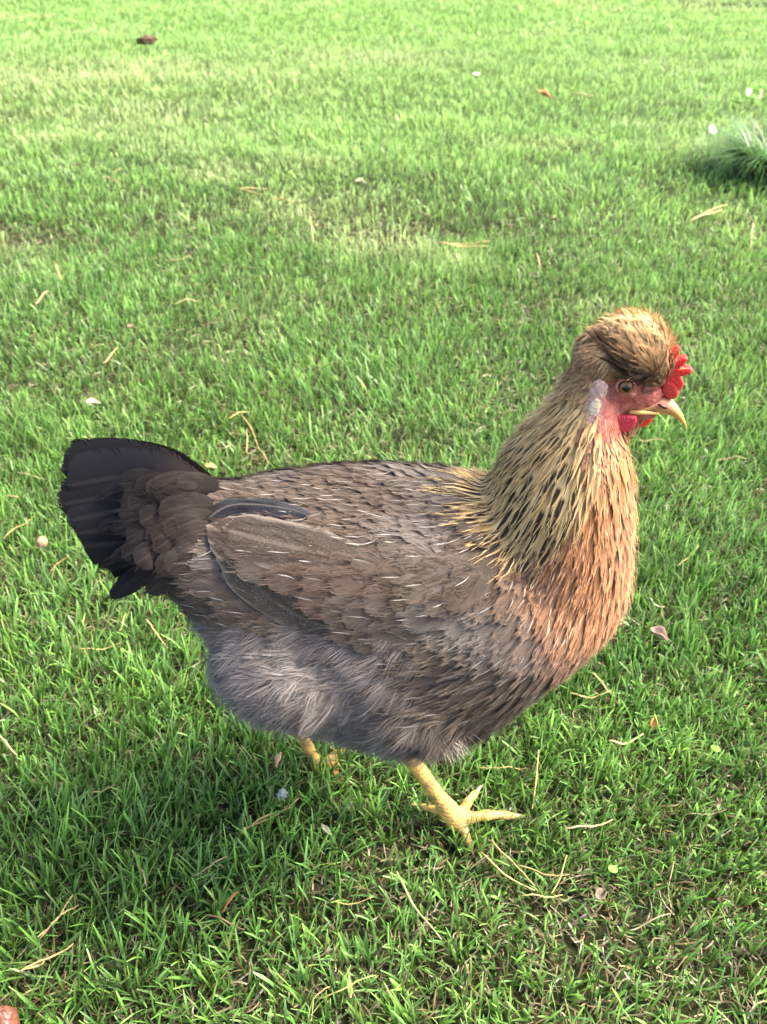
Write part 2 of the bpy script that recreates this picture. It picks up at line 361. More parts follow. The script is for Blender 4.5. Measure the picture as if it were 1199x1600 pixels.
def loft(rings):
    """rings: list of (center, axisA, axisB) -> V, F closed"""
    n = 40; V = []; th = np.linspace(0, 2*math.pi, n, endpoint=False)
    for c, A, B in rings:
        V.append(np.array(c) + np.cos(th)[:, None]*np.array(A) + np.sin(th)[:, None]*np.array(B))
    V = np.array(V); m = len(rings); idx = np.arange(m*n).reshape(m, n); idx = np.concatenate([idx, idx[:, :1]], 1)
    F = np.stack([idx[:-1, :-1], idx[:-1, 1:], idx[1:, 1:], idx[1:, :-1]], -1).reshape(-1, 4)
    V = V.reshape(-1, 3); a, b = len(V), len(V)+1
    V = np.concatenate([V, [np.array(rings[0][0])], [np.array(rings[-1][0])]])
    T = [[a, (i+1) % n, i] for i in range(n)] + [[b, (m-1)*n+i, (m-1)*n+(i+1) % n] for i in range(n)]
    return V, [F, np.array(T)]
def ell(c, r, R=None):
    th = np.linspace(0, math.pi, 17)
    rings = []
    for t in th:
        k = max(math.sin(t), .03)
        rings.append((Vector((0, 0, math.cos(t))), Vector((k, 0, 0)), Vector((0, k, 0))))
    V, F = loft([(tuple(a), tuple(b), tuple(d)) for a, b, d in rings])
    V = V*np.array(r)
    if R is not None: V = V @ np.array(R.to_3x3()).T
    return V + np.array(c), F
def joinm(parts):
    Vs, Fq, Ft = [], [], []; n = 0
    for V, F in parts:
        for f in F: (Fq if f.shape[1] == 4 else Ft).append(f+n)
        Vs.append(V); n += len(V)
    out = []
    if Fq: out.append(np.concatenate(Fq))
    if Ft: out.append(np.concatenate(Ft))
    return np.concatenate(Vs), out
def remesh(parts, vox, smooth):
    V, F = joinm(parts)
    o = mk('tmp', V, F, M_skin)
    m = o.modifiers.new('r', 'REMESH'); m.mode = 'VOXEL'; m.voxel_size = vox; m.use_smooth_shade = True
    if smooth:
        s = o.modifiers.new('s', 'SMOOTH'); s.iterations = smooth; s.factor = .5
    dg = bpy.context.evaluated_depsgraph_get(); e = o.evaluated_get(dg); me = e.to_mesh()
    nv = len(me.vertices); V = np.empty(nv*3, np.float32); me.vertices.foreach_get('co', V); V = V.reshape(-1, 3)
    nl = len(me.loops); li = np.empty(nl, np.int32); me.loops.foreach_get('vertex_index', li)
    tot = np.empty(len(me.polygons), np.int32); me.polygons.foreach_get('loop_total', tot)
    ls = np.cumsum(tot)-tot; out = []
    for k in (4, 3):
        s_ = ls[tot == k]
        if len(s_): out.append(li[s_[:, None]+np.arange(k)])
    e.to_mesh_clear(); d = o.data; bpy.data.objects.remove(o); bpy.data.meshes.remove(d)
    return V, out

# torso sections: px column, silhouette top, silhouette bottom, half width
TOR = [(205, 748, 868, .016), (250, 752, 905, .026), (300, 757, 955, .038), (350, 760, 1010, .050), (400, 757, 1085, .062), (460, 752, 1130, .071),
       (540, 748, 1155, .077), (620, 742, 1175, .080), (700, 738, 1172, .080), (760, 745, 1140, .078), (820, 762, 1095, .072), (880, 785, 1045, .061),
       (925, 815, 1003, .047), (958, 850, 955, .030), (973, 880, 918, .014)]
th = np.linspace(0, 2*math.pi, 48)
rings = []
for (px, yt, yb, hw) in TOR:
    yt += 3; yb -= 7
    c = on_y(px, (yt+yb)/2); cz = c.z; hh = (yb-yt)/2*.0004
    for it in range(25):
        p = proj(np.stack([np.full(48, c.x), Y0+hw*np.cos(th), cz+hh*np.sin(th)], -1))
        a, b = p[:, 1].min(), p[:, 1].max()
        cz += ((a+b)/2-(yt+yb)/2)*.0004; hh = max(.003, hh+((yb-yt)-(b-a))/2*.0004)
    rings.append(((c.x, Y0, cz), (0, hw, 0), (0, 0, hh)))
torso = loft(rings)
NECK = [((752, 804), (965, 930), .058), ((779, 752), (979, 860), .051), ((798, 715), (981, 795), .045), ((827, 678), (979, 740), .037), ((857, 645), (979, 708), .029), ((878, 615), (974, 680), .0235), ((898, 588), (967, 650), .0185), ((910, 566), (958, 628), .016)]
rings = []
for a, b, hw in NECK:
    A, B = on_y(*a), on_y(*b); rings.append((tuple((A+B)/2), tuple((A-B)/2), (0, hw, 0)))
neck = loft(rings)
TB = BVHTree.FromPolygons([Vector(v) for v in torso[0]], [f for F_ in torso[1] for f in F_.tolist()])
def flank(px, py, r, depth, ang):
    """a swelling under the near flank's skin, and its mirror image on the far flank"""
    h, n, _, _ = TB.ray_cast(Vector((0, 0, CAM_H)), ray(px, py).normalized()); out = []
    for s_ in (-1, 1):
        hh_ = Vector((h.x, Y0 + (h.y-Y0)*(-s_), h.z)); nn_ = Vector((n.x, n.y*(-s_), n.z)); nn_.normalize()
        tx = Vector((math.cos(ang), 0, -math.sin(ang))); tx = (tx-nn_*tx.dot(nn_)).normalized(); tz = tx.cross(nn_)
        R = Matrix((tx, nn_, tz)).transposed().to_4x4(); out.append(ell(hh_-nn_*depth, r, R))
    return out
wingb = flank(545, 895, (.094, .021, .037), .0150, math.radians(6)) + flank(648, 1138, (.038, .027, .030), .0165, 0) + flank(425, 1070, (.042, .031, .033), .0160, 0)
SURF_V, SURF_F = remesh([torso, neck]+wingb, .0035, 14)
tri = []
for f in SURF_F:
    tri += f.tolist()
BVH = BVHTree.FromPolygons([Vector(v) for v in SURF_V], tri)

# ---- head frame: heads turns a little towards the camera
HC = on_y(975, 620); YAW = math.radians(-13)
RH = Matrix.Translation(HC+Vector((-.0030, 0, .0036))) @ Matrix.Rotation(YAW, 4, 'Z') @ Matrix.Rotation(math.radians(-6), 4, 'Y') @ Matrix.Translation(-HC)
def H(px, py, s=0.0):
    p = on_y(px, py); return RH @ Vector((p.x, Y0-s, p.z))
def hel(px, py, r, s=0.0, rot=0):
    R = Matrix.Rotation(YAW, 4, 'Z') @ Matrix.Rotation(rot, 4, 'Y')
    return ell(H(px, py, s), r, R)

# ---- skull, face, legs joined into one skin
def tube(path, n=14):
    """path: list of (point, radius)"""
    rings = []; P = [Vector(p) for p, r in path]
    for i, (p, r) in enumerate(path):
        t = (P[min(i+1, len(P)-1)]-P[max(i-1, 0)]).normalized()
        a = t.cross(Vector((0, 0, 1)));
        if a.length < .1: a = t.cross(Vector((1, 0, 0)))
        a.normalize(); b = t.cross(a)
        rings.append((tuple(P[i]), tuple(a*r), tuple(b*r)))
    return loft(rings)
def toe(p0, p1, r0=.0052, claw=.012, arch=.004, knuckles=3):
    p0, p1 = Vector(p0), Vector(p1); d = (p1-p0); out = []
    for i in range(10):
        t = i/9; p = p0.lerp(p1, t) + Vector((0, 0, arch*math.sin(t*math.pi)+.002*(1-t)))
        r = r0*(1-.42*t)*(1+.13*math.sin(t*knuckles*2*math.pi-1))
        out.append((p, r))
    return tube(out), d.normalized(), p1
def leg(ankle_top, foot, toes, r_top=.0068):
    parts = []; a, f = Vector(ankle_top), Vector(foot)
    pth = []
    for i in range(8):
        t = i/7; r = r_top*(1-.14*math.sin(t*math.pi)) + (.0018 if t > .85 else 0) + (.0016 if t < .1 else 0)
        pth.append((a.lerp(f, t), r))
    parts.append(tube(pth)); parts.append(ell(f, (.008, .008, .0065)))
    claws = []
    for tp, r0 in toes:
        tb, d, e = toe(f+(Vector(tp)-f).normalized()*.003, tp, r0); parts.append(tb); claws.append((e, d, r0))
    return parts, claws
yn = on_z(715, 1278, 0.0)
foot_n = Vector((yn.x, yn.y, -.005)); top_n = on_y(616, 1150, foot_n.y+.012)
legs, claws = [], []
p, c = leg(top_n, foot_n, [(on_z(806, 1276, -.009), .0051), (on_z(745, 1238, .004), .0046), (on_z(733, 1320, -.012), .0048), (on_z(650, 1260, -.006), .0040)])
legs += p; claws += c
# spur bump on the near shank
legs.append(ell(foot_n.lerp(top_n, .38)+Vector((-.005, -.002, 0)), (.0038, .0028, .003)))
far_y = Y0+.042
ff = Vector((on_y(502, 1238, far_y).x, far_y, -.019)); tf = on_y(462, 1130, far_y)
p, c = leg(tf, ff, [(ff+Vector((.030, .006, -.010)), .005), (ff+Vector((.026, .026, -.006)), .0048), (ff+Vector((.024, -.009, -.011)), .0048), (ff+Vector((-.014, .004, -.004)), .004)], r_top=.0055)
legs += p; claws += c
hip = on_y(425, 1040, Y0+.030); legs.append(tube([(tf+Vector((0, 0, -.004)), .0075), (tf.lerp(hip, .35), .012), (tf.lerp(hip, .7), .017), (hip, .02)]))
hipn = on_y(600, 1060, Y0-.020); legs.append(tube([(top_n+Vector((0, 0, -.004)), .008), (top_n.lerp(hipn, .35), .012), (top_n.lerp(hipn, .7), .017), (hipn, .02)]))
skull = [hel(972, 612, (.0155, .0125, .0165)), hel(1000, 622, (.0140, .0095, .0115)), hel(955, 640, (.0120, .0110, .0150)),
         hel(1000, 645, (.0110, .0075, .0065), rot=.2), hel(975, 660, (.0100, .0085, .0100)), hel(984, 560, (.018, .0165, .0140)), hel(960, 566, (.0145, .0160, .0135)), hel(1022, 575, (.0105, .009, .0130))]
brow = [hel(989, 584, (.0065, .0028, .0022), s=.0113), hel(989, 584, (.0065, .0028, .0022), s=-.0113),
        hel(988, 609, (.006, .0024, .002), s=.0116), hel(988, 609, (.006, .0024, .002), s=-.0116)]
BV, BF = remesh([torso, neck]+wingb+skull+brow+legs, .0013, 3)
q = px_side(BV); X, Yp = q[:, 0], q[:, 1]
col = np.tile(np.array([.13, .11, .10]), (len(BV), 1))
zf = sst(0, 150, (X-800) - .42*(Yp-900)*(Yp > 900))[:, None]*(X > 800)[:, None]; col = col*(1-zf) + np.array([.42, .20, .10])*zf
inneck = (sst(705, 690, Yp)*sst(912, 925, X))[:, None]
col = col*(1-(Yp < 780)[:, None]*(X > 700)[:, None]*1.0) + np.array([.40, .28, .14])*((Yp < 780)*(X > 700))[:, None]
face = np.array([.42, .125, .10]) + .06*vnoise(BV[:, 0]*400, BV[:, 2]*400, 9)[:, None]
dus = (sst(640, 700, Yp)*.6 + .5*np.clip(vnoise(BV[:, 0]*260, BV[:, 2]*260+BV[:, 1]*99, 19), 0, 1))[:, None]; face = face*(1-dus)+np.array([.30, .12, .09])*dus
col = col*(1-inneck) + face*inneck
hv = np.array(BV) - np.array(HC)
headpx = q
crown = (sst(597, 585, Yp)*sst(880, 900, X))[:, None]; col = col*(1-crown) + np.array([.33, .20, .10])*crown
lobe = (np.exp(-((X-934)/13)**2-((Yp-606)/19)**2) + .9*np.exp(-((X-928)/9)**2-((Yp-640)/20)**2)); lobe = np.clip(lobe, 0, .35)[:, None]
col = col*(1-lobe) + np.array([.70, .55, .50])*lobe
legz = (BV[:, 2] < .085) & (np.abs(BV[:, 1]-Y0) < .09) & ((Yp > 1165))
lc = np.array([.55, .35, .10])*(1+.1*vnoise(BV[:, 0]*300, BV[:, 2]*300, 5))[:, None]
# reddish tint on the skin between the scales
rd = np.clip(.5*vnoise(BV[:, 0]*120, BV[:, 2]*120+BV[:, 1]*80, 6), 0, 1)[:, None]; lc = lc*(1-rd) + np.array([.52, .24, .10])*rd; lc = lc*(1-.55*(np.clip(np.sin(BV[:, 2]*2*math.pi/.0036+BV[:, 0]*200), 0, 1)**4))[:, None]; dirt_shade = np.clip(1.3*vnoise(BV[:, 0]*110+3, BV[:, 2]*130+BV[:, 1]*90, 16)+.02+.3*(BV[:, 2] < .006), 0, .75)[:, None]; lc = lc*(1-dirt_shade)+np.array([.20, .14, .08])*dirt_shade  # leg dirt, with brownish foot shadows painted into the same colour
col = np.where(legz[:, None], lc, col)
body = mk('body', BV, BF, M_skin, attrs={'Col': col}); body.parent = hen; body.matrix_parent_inverse = Matrix.Translation(-hen.location)
def adopt(o, p=None):
    o.parent = p or hen; o.matrix_parent_inverse = Matrix.Translation(-hen.location) if p is None else p.matrix_parent_inverse.copy()
    if p is not None:
        o.matrix_parent_inverse = Matrix.Identity(4)
    return o
HEADBVH = BVHTree.FromPolygons([Vector(v) for v in BV[::1]], [f for F_ in BF for f in F_.tolist()])

def simple(name, V, F, mat, colr, parent=None):
    n = len(V); c = np.tile(np.array(colr), (n, 1)) if np.ndim(colr) == 1 else colr
    return adopt(mk(name, V, F, mat, attrs={'Col': c}), parent)

# claws
for e, d, r0 in claws:
    d = Vector(d); pts = []
    for i in range(6):
        t = i/5; pts.append((e - d*.002 + d*.011*t + Vector((0, 0, .0015*math.sin(t*2.4)-.004*t*t)), r0*.48*(1-.88*t)+.0002))
    V, F = tube(pts, 10); simple('claw', V, F, M_horn, (.30, .20, .12))

# ------------------------------------------------------------------ plumage
FLOW = [(1010, 560), (965, 600), (940, 660), (915, 740), (880, 835), (800, 895), (660, 905), (500, 870), (350, 835), (200, 800), (120, 785)]
FP = np.array([[on_y(a, b).x, on_y(a, b).z] for a, b in FLOW]); FM = (FP[1:]+FP[:-1])/2; FD = FP[1:]-FP[:-1]; FD /= np.linalg.norm(FD, axis=1)[:, None]
def flow(p, n, sag=.18):
    d2 = ((FM-np.array([p[0], p[2]]))**2).sum(1); w = np.exp(-d2/(2*.028**2))+1e-9; w /= w.sum()
    d = (FD*w[:, None]).sum(0); v = Vector((d[0], 0, d[1]-sag*max(0, -d[0]))); v -= n*v.dot(n)
    if v.length < 1e-6: v = Vector((-1, 0, 0))
    return v.normalized()
def sample(spacing, accept, bvhV=None, seed=1):
    """dart throwing over the surface vertices; spacing(px,py,P)->metres"""
    r = np.random.default_rng(seed); V = SURF_V; q = px_side(V)
    order = r.permutation(len(V)); cell = {}; out = []; g = .004
    for i in order:
        p = V[i]; s = spacing(q[i, 0], q[i, 1], p)
        if s is None or not accept(q[i, 0], q[i, 1], p): continue
        k = (int(p[0]//g), int(p[1]//g), int(p[2]//g)); R = int(s//g)+1; ok = True
        for a in range(-R, R+1):
            for b in range(-R, R+1):
                for c in range(-R, R+1):
                    for o in cell.get((k[0]+a, k[1]+b, k[2]+c), ()):
                        if (o[0]-p[0])**2+(o[1]-p[1])**2+(o[2]-p[2])**2 < s*s: ok = False; break
                    if not ok: break
                if not ok: break
            if not ok: break
        if ok: cell.setdefault(k, []).append(p); out.append(i)
    return out
FSEED = [0]
def prof(t, kind):
    if kind == 'contour': return np.sqrt(np.clip(1-((t-.60)/.60)**2, 0, 1)) if t < .6 else np.sqrt(np.clip(1-((t-.6)/.40)**2, 0, 1))**.85
    if kind == 'hackle': return (np.sin(min(t*1.1+.18, 1)*math.pi/2))*(1-t**2.6)
    if kind == 'flight': return min(1, .45+t*2.2)*np.sqrt(np.clip(1-max(0, (t-.80)/.20)**2, 0, 1))
    return math.sin(math.pi*min(1, t+.1))
def plume(acc, p, d, n, Lh, Wd, colf, lift0=.001, lift1=.005, cup=.12, kind='contour', ns=8, nu=5, flowf=True, bvh=None, curl=0.0, steer=.35, tiprise=0.0, fz=None, fn=0, fw=.00026):
    """one feather laid over the skin"""
    bvh = bvh or BVH
    P = np.zeros((ns, nu, 3)); C = np.zeros((ns, nu, 4)); U = np.zeros((ns, nu, 2)); E = np.zeros((ns, nu))
    FSEED[0] = (FSEED[0]+1) % 997; sd = FSEED[0]
    p = Vector(p); d = Vector(d); n = Vector(n); us = np.linspace(-1, 1, nu)
    for i in range(ns):
        t = i/(ns-1)
        if i:
            q = p + d*(Lh/(ns-1)); loc, nn, _, dist = bvh.find_nearest(q)
            if dist < .012: p = loc; n = (n*.4+nn*.6).normalized()
            else: p = q
            if flowf:
                f = flow(p, n); d = (d*(1-steer) + f*steer)
            d = d + Vector(n).cross(d)*curl/(ns-1)
            d = (d - n*d.dot(n)).normalized()
        side = n.cross(d); w = max(prof(t, kind), .03)*Wd*.5
        lf = lift0 + (lift1-lift0)*t**1.2 + tiprise*t**3
        for j, u in enumerate(us):
            P[i, j] = p + side*(u*w) + n*(lf - cup*Wd*.5*u*u*prof(t, kind))
            C[i, j] = colf(u, t); U[i, j] = (sd + .5 + u*.485, t*Lh/.03); E[i, j] = max(abs(u), (t-.55)/.45 if t > .55 else 0)
    acc.grid(P, C, U, E)
    if fz: barbs(fz, P, C, fn, w=fw)

BARBS = {}
def barbs(key, P, C, n, spread=.42, reach=.24, u0=.5, w=.00026, lift=.0004):
    """loose barbs that stand out from the vane's margin; P, C the vane's grid"""
    L = BARBS.setdefault(key, []); ns, nu = P.shape[:2]; r = BR
    sg = np.where(r.random(n) < .5, -1., 1.); us = sg*r.uniform(u0*.2, u0*1.6, n); tt = 1-.62*r.random(n)**1.3*1.0-.06; K = 4
    Q = np.zeros((n, K, 3)); 
    for k in range(K):
        s_ = k/(K-1); u = us + sg*spread*s_*(1-.35*s_)*r.uniform(.4, 1.2, n); t = tt + reach*s_*1.0
        fu = (np.clip(u, -1.25, 1.25)+1)/2*(nu-1); ft = t*(ns-1)
        iu = np.clip(np.floor(fu).astype(int), 0, nu-2); it = np.clip(np.floor(ft).astype(int), 0, ns-2); au = (fu-iu)[:, None]; a_ = (ft-it)[:, None]
        it2 = np.minimum(it, ns-3); 
        A = P[it, iu]*(1-au)+P[it, iu+1]*au; B = P[it+1, iu]*(1-au)+P[it+1, iu+1]*au
        # past the narrow tip run on along the shaft
        over = np.clip(t-.93, 0, 1)[:, None]; ax = P[-1, nu//2]-P[-3, nu//2]; sx_ = P[ns//2, -1]-P[ns//2, 0]
        Q[:, k] = np.where(t[:, None] < .93, A*(1-a_)+B*a_, P[int(.93*(ns-1)), nu//2] + ax*over*(ns-1)/2*1.0 + sx_*(u*.25)[:, None])
    cc = C[np.clip((tt*(ns-1)).astype(int), 0, ns-1), np.clip(((us+1)/2*(nu-1)).round().astype(int), 0, nu-1), :3]*r.uniform(.78, 1.28, n)[:, None]
    nn = np.cross(P[-1, nu//2]-P[0, nu//2], P[ns//2, -1]-P[ns//2, 0]); nn /= (np.linalg.norm(nn)+1e-12)
    Q += nn[None, None]*(lift*(1+1.6*np.linspace(0, 1, K)))[None, :, None]*r.uniform(.3, 1.6, n)[:, None, None]
    d = Q[:, -1]-Q[:, 0]; sd = np.cross(np.broadcast_to(nn, d.shape), d); sd /= (np.linalg.norm(sd, axis=1)[:, None]+1e-12)
    L.append((Q, sd*w, cc))
BR = np.random.default_rng(99)
def build_barbs(key, name, mat, parent=None):
    L = BARBS[key]; Q = np.concatenate([l[0] for l in L]); sd = np.concatenate([l[1] for l in L]); cc = np.concatenate([l[2] for l in L]); n, K = Q.shape[:2]
    wk = np.array([.7, 1, .8, .25])[None, :, None]; V = np.stack([Q-sd[:, None]*wk*.5, Q+sd[:, None]*wk*.5], 2); C = np.repeat(np.repeat(cc[:, None], K, 1)[:, :, None], 2, 2)
    ids = np.arange(n*K*2).reshape(n, K, 2); F = np.stack([ids[:, :-1, 0], ids[:, :-1, 1], ids[:, 1:, 1], ids[:, 1:, 0]], -1).reshape(-1, 4)
    o = mk(name, V.reshape(-1, 3), F, mat, attrs={'Col': C.reshape(-1, 3)}); print(key, n)
    return o
def mixc(a, b, t): return a*(1-t)+b*t
c_ = lambda *a: np.array(a, float)
BROWN = c_(.088, .067, .050); LILAC = c_(.135, .117, .104); DARK = c_(.055, .043, .037); BLACK = c_(.006, .006, .008)
ORANGE = c_(.46, .195, .072); SALMON = c_(.52, .275, .15); BUFF = c_(.60, .405, .17); CREAM = c_(.65, .505, .28); GREY = c_(.215, .192, .182)
def ss(a, b, x): return float(sst(a, b, x))
def zone_front(px, py):
    """1 on the orange breast, 0 on the grey brown flank"""
    return ss(0, 215, (px-775) - .42*(py-900)*(1 if py > 900 else .1))
def is_hackle(px, py):
    # lower boundary of the cape
    return py < np.interp(px, [738, 785, 830, 870, 900, 935, 975, 1000], [775, 815, 845, 835, 795, 745, 705, 690]) and px > 738
def body_color(px, py, r):
    f = zone_front(px, py)
    b = mixc(BROWN, LILAC, np.clip(.35+.9*vnoise(px/60, py/60, 90) + .35*(r-.5), 0, 1))
    reddish = np.exp(-((px-560)/110)**2-((py-920)/80)**2)
    b = mixc(b, c_(.105, .062, .042), .6*reddish)
    b = mixc(b, c_(.125, .098, .076), ss(960, 1060, py)*.8*ss(520, 600, px))
    b = mixc(b, DARK*1.15, ss(420, 250, px)*.75)
    o = mixc(ORANGE, SALMON, ss(900, 985, px)*.8+.2*r)
    o = mixc(o, c_(.30, .14, .08), .3*(r > .75)+.35*np.clip(vnoise(px/22, py/34, 61), 0, 1))
    c = mixc(b, o, f)
    c = mixc(c, c_(.14, .10, .07), ss(990, 1120, py)*.75*ss(700, 800, px))
    return c*(.88+.24*r)
def orient(i):
    p = Vector(SURF_V[i]); loc, n, _, _ = BVH.find_nearest(p); return loc, n

# -- down and contour feathers of the trunk
def on_wing(px, py): 
    top = np.interp(px, [310, 340, 460, 600, 700, 770], [815, 790, 775, 790, 800, 830]); bot = np.interp(px, [310, 330, 400, 480, 560, 640, 700, 770], [840, 880, 940, 985, 1005, 1005, 970, 900])
    return 310 < px < 770 and top < py < bot
accb = Acc(); accs = Acc(); rr = np.random.default_rng(3)
ids = sample(lambda x, y, p: .0043 if zone_front(x, y) > .3 else .0070, lambda x, y, p: not (on_wing(x, y) and abs(p[1]-Y0) > .04) and not is_hackle(x, y), seed=2)
for i in ids:
    p, n = orient(i); q = px_side(np.array(p)); px, py = q[0], q[1]
    r = rr.random(); rumpf = ss(980, 1010, py)*ss(660, 580, px)
    if rumpf > .5 and rr.random() < .15: continue
    base = body_color(px, py, r)
    if rumpf > .3: base = mixc(base, GREY*(.75+.5*r), rumpf)
    front = zone_front(px, py)
    L_ = .026-.004*front; Wd = .0150-.0088*front
    if py > 1010: Wd *= .72
    if px < 380: L_, Wd = .030, .015
    d = flow(p, n); d = (d + n.cross(d)*rr.normal(0, .16)).normalized()
    edge = base*1.16+.008; dk = base*.80; knd = 'hackle' if (front > .5 or py > 1010) else 'contour'
    def cf(u, t, edge=edge, base=base, dk=dk):
        a = max(abs(u), (t-.72)/.28); c = base if a < .8 else edge
        if t < .45 or abs(u) < .2: c = dk
        return np.append(c, 1)
    streak = (rr.random() < .6) and rumpf < .4 and px > 330
    plume(accs if False else accb, p, d, n, L_*rr.uniform(.85, 1.15), Wd*rr.uniform(.85, 1.15), cf, .001, .0040-.0014*front, cup=.05, kind=knd, tiprise=rr.uniform(0, .0012)*(1-.6*front), fz='body' if py < 1400 else None, fn=int(52-30*front), fw=.00034)
    if streak:      # pale shaft streak: a slim raised quill
        cs = mixc(c_(.30, .27, .25), c_(.70, .40, .22), front)*rr.uniform(.6, 1.1)
        plume(accs, p+d*L_*.5+n*.001, d, n, L_*rr.uniform(.28, .5), .0009, lambda u, t, cs=cs: np.append(cs, 1), .0048, .0062, kind='hackle', ns=5, nu=3, cup=0, steer=.1)
# -- wings: coverts
accw = {-1: Acc(), 1: Acc()}; accq = {-1: Acc(), 1: Acc()}
ids = sample(lambda x, y, p: .0098, lambda x, y, p: on_wing(x, y) and x > (float(np.interp(y, [780, 860, 900, 960, 1000], [440, 435, 470, 560, 612])) if p[1] < Y0 else 345) and abs(p[1]-Y0) > .04, seed=5)
for i in ids:
    p, n = orient(i); q = px_side(np.array(p)); px, py = q[0], q[1]; sd = -1 if p.y < Y0 else 1
    r = rr.random(); base = body_color(px, py, r)*.82
    d = flow(p, n, sag=.05); d = (d + n.cross(d)*rr.normal(0, .07)).normalized()
    edge = base*1.18+.014; dk = base*.7
    def cf(u, t, edge=edge, base=base, dk=dk):
        a = max(abs(u), (t-.75)/.25); return np.append(edge if a > .85 else (dk if (t < .4 or abs(u) < .3) else base), 1)
    L_ = .030 if px > 520 else .034
    kz = ss(.292, .268, p.z)
    plume(accw[sd], p, d, n, L_*rr.uniform(.9, 1.1), .0205*rr.uniform(.9, 1.1), cf, .0014+.0036*kz, .0036+.0048*kz, cup=.05, ns=9, fz='w%d' % sd, fn=60, fw=.00034)
    if rr.random() < .8:
        cs = c_(.36, .33, .30)*rr.uniform(.45, 1.1)
        plume(accs, p+d*L_*.55+n*.001, d, n, L_*rr.uniform(.22, .42), .0009, lambda u, t, cs=cs: np.append(cs, 1), .0046+.0048*kz, .0054+.0048*kz, kind='hackle', ns=5, nu=3, cup=0)
# -- wings: long flight feathers, laid from the shoulder back
def side_pt(px, py, sd):
    """point on the skin of one side that the photo pixel looks at"""
    r = ray(px, py); loc, n, _, _ = BVH.ray_cast(Vector((0, 0, CAM_H)), r.normalized())
    if loc is None: loc, n, _, _ = BVH.find_nearest(on_y(px, py, Y0-.06))
    if sd > 0: loc = Vector((loc.x, 2*Y0-loc.y, loc.z)); n = Vector((n.x, -n.y, n.z))
    return loc, n
QF = [  # centre line pixels, width, lift, colour, speckle  (lowest feather first)
    ([(640, 990), (560, 988), (480, 965), (410, 920), (352, 872)], .022, .0026, c_(.062, .050, .038), 1.0),
    ([(640, 968), (560, 962), (480, 935), (405, 890), (340, 852)], .023, .0034, c_(.058, .046, .035), 1.0),
    ([(640, 945), (560, 935), (480, 905), (400, 865), (328, 838)], .024, .0042, c_(.062, .046, .034), .8),
    ([(640, 915), (560, 900), (480, 872), (400, 846), (322, 830)], .024, .0048, c_(.066, .046, .033), .6),
    ([(485, 815), (450, 806), (410, 800), (360, 800), (314, 830)], .014, .0050, c_(.006, .006, .009), .0),
    ([(560, 872), (500, 868), (450, 858), (400, 848), (352, 834)], .028, .0056, c_(.046, .035, .027), .4),
]
for sd in (-1, 1):
    for k, (pts, wd, lf, cc, spk) in enumerate(QF):
        if sd > 0 and k > 0: continue
        pl = [side_pt(a, b, sd) for a, b in pts]
        ns, nu = 22, 9; P = np.zeros((ns, nu, 3)); C = np.zeros((ns, nu, 4)); U = np.zeros((ns, nu, 2)); E = np.zeros((ns, nu)); FSEED[0] += 1
        ts = np.linspace(0, len(pts)-1, ns); XY = np.array([np.interp(ts, range(len(pts)), [p[0][a] for p in pl]) for a in range(3)]).T
        for it in range(3): XY[1:-1] = (XY[:-2]+XY[1:-1]*2+XY[2:])/4
        for i in range(ns):
            t = i/(ns-1); p = Vector(XY[i]); loc, n, _, dist = BVH.find_nearest(p)
            if t < .8: p = loc
            else: p = p.lerp(loc, .5)
            d = Vector(XY[min(i+1, ns-1)]-XY[max(i-1, 0)]).normalized(); side = n.cross(d).normalized()
            if sd > 0: side = -side          # +side points down on both flanks
            w = prof(t, 'flight')*wd*.5
            for j, u in enumerate(np.linspace(-1, 1, nu)):
                q_ = p + side*(u*w); l2, n2, _, _ = BVH.find_nearest(q_)
                P[i, j] = l2 + n2*(lf + .0025*t - .0012*u*u)
                pale = max(abs(u), (t-.93)/.07)
                c = cc*(1.0+.25*u) if pale < .93 else mixc(cc, c_(.22, .185, .15), .75 if spk > 0 else .1)
                C[i, j] = np.append(c, np.clip(spk*(.35+.65*(1-abs(u))), 0, 1)); U[i, j] = (FSEED[0] % 997 + .5 + u*.485, t*4); E[i, j] = max(abs(u), (t-.9)/.1 if t > .9 else 0)*.75
        accq[sd].grid(P, C, U, E); barbs('w%d' % sd, P if sd < 0 else P[:, ::-1], C, 90, spread=.2, reach=.10, w=.0003)

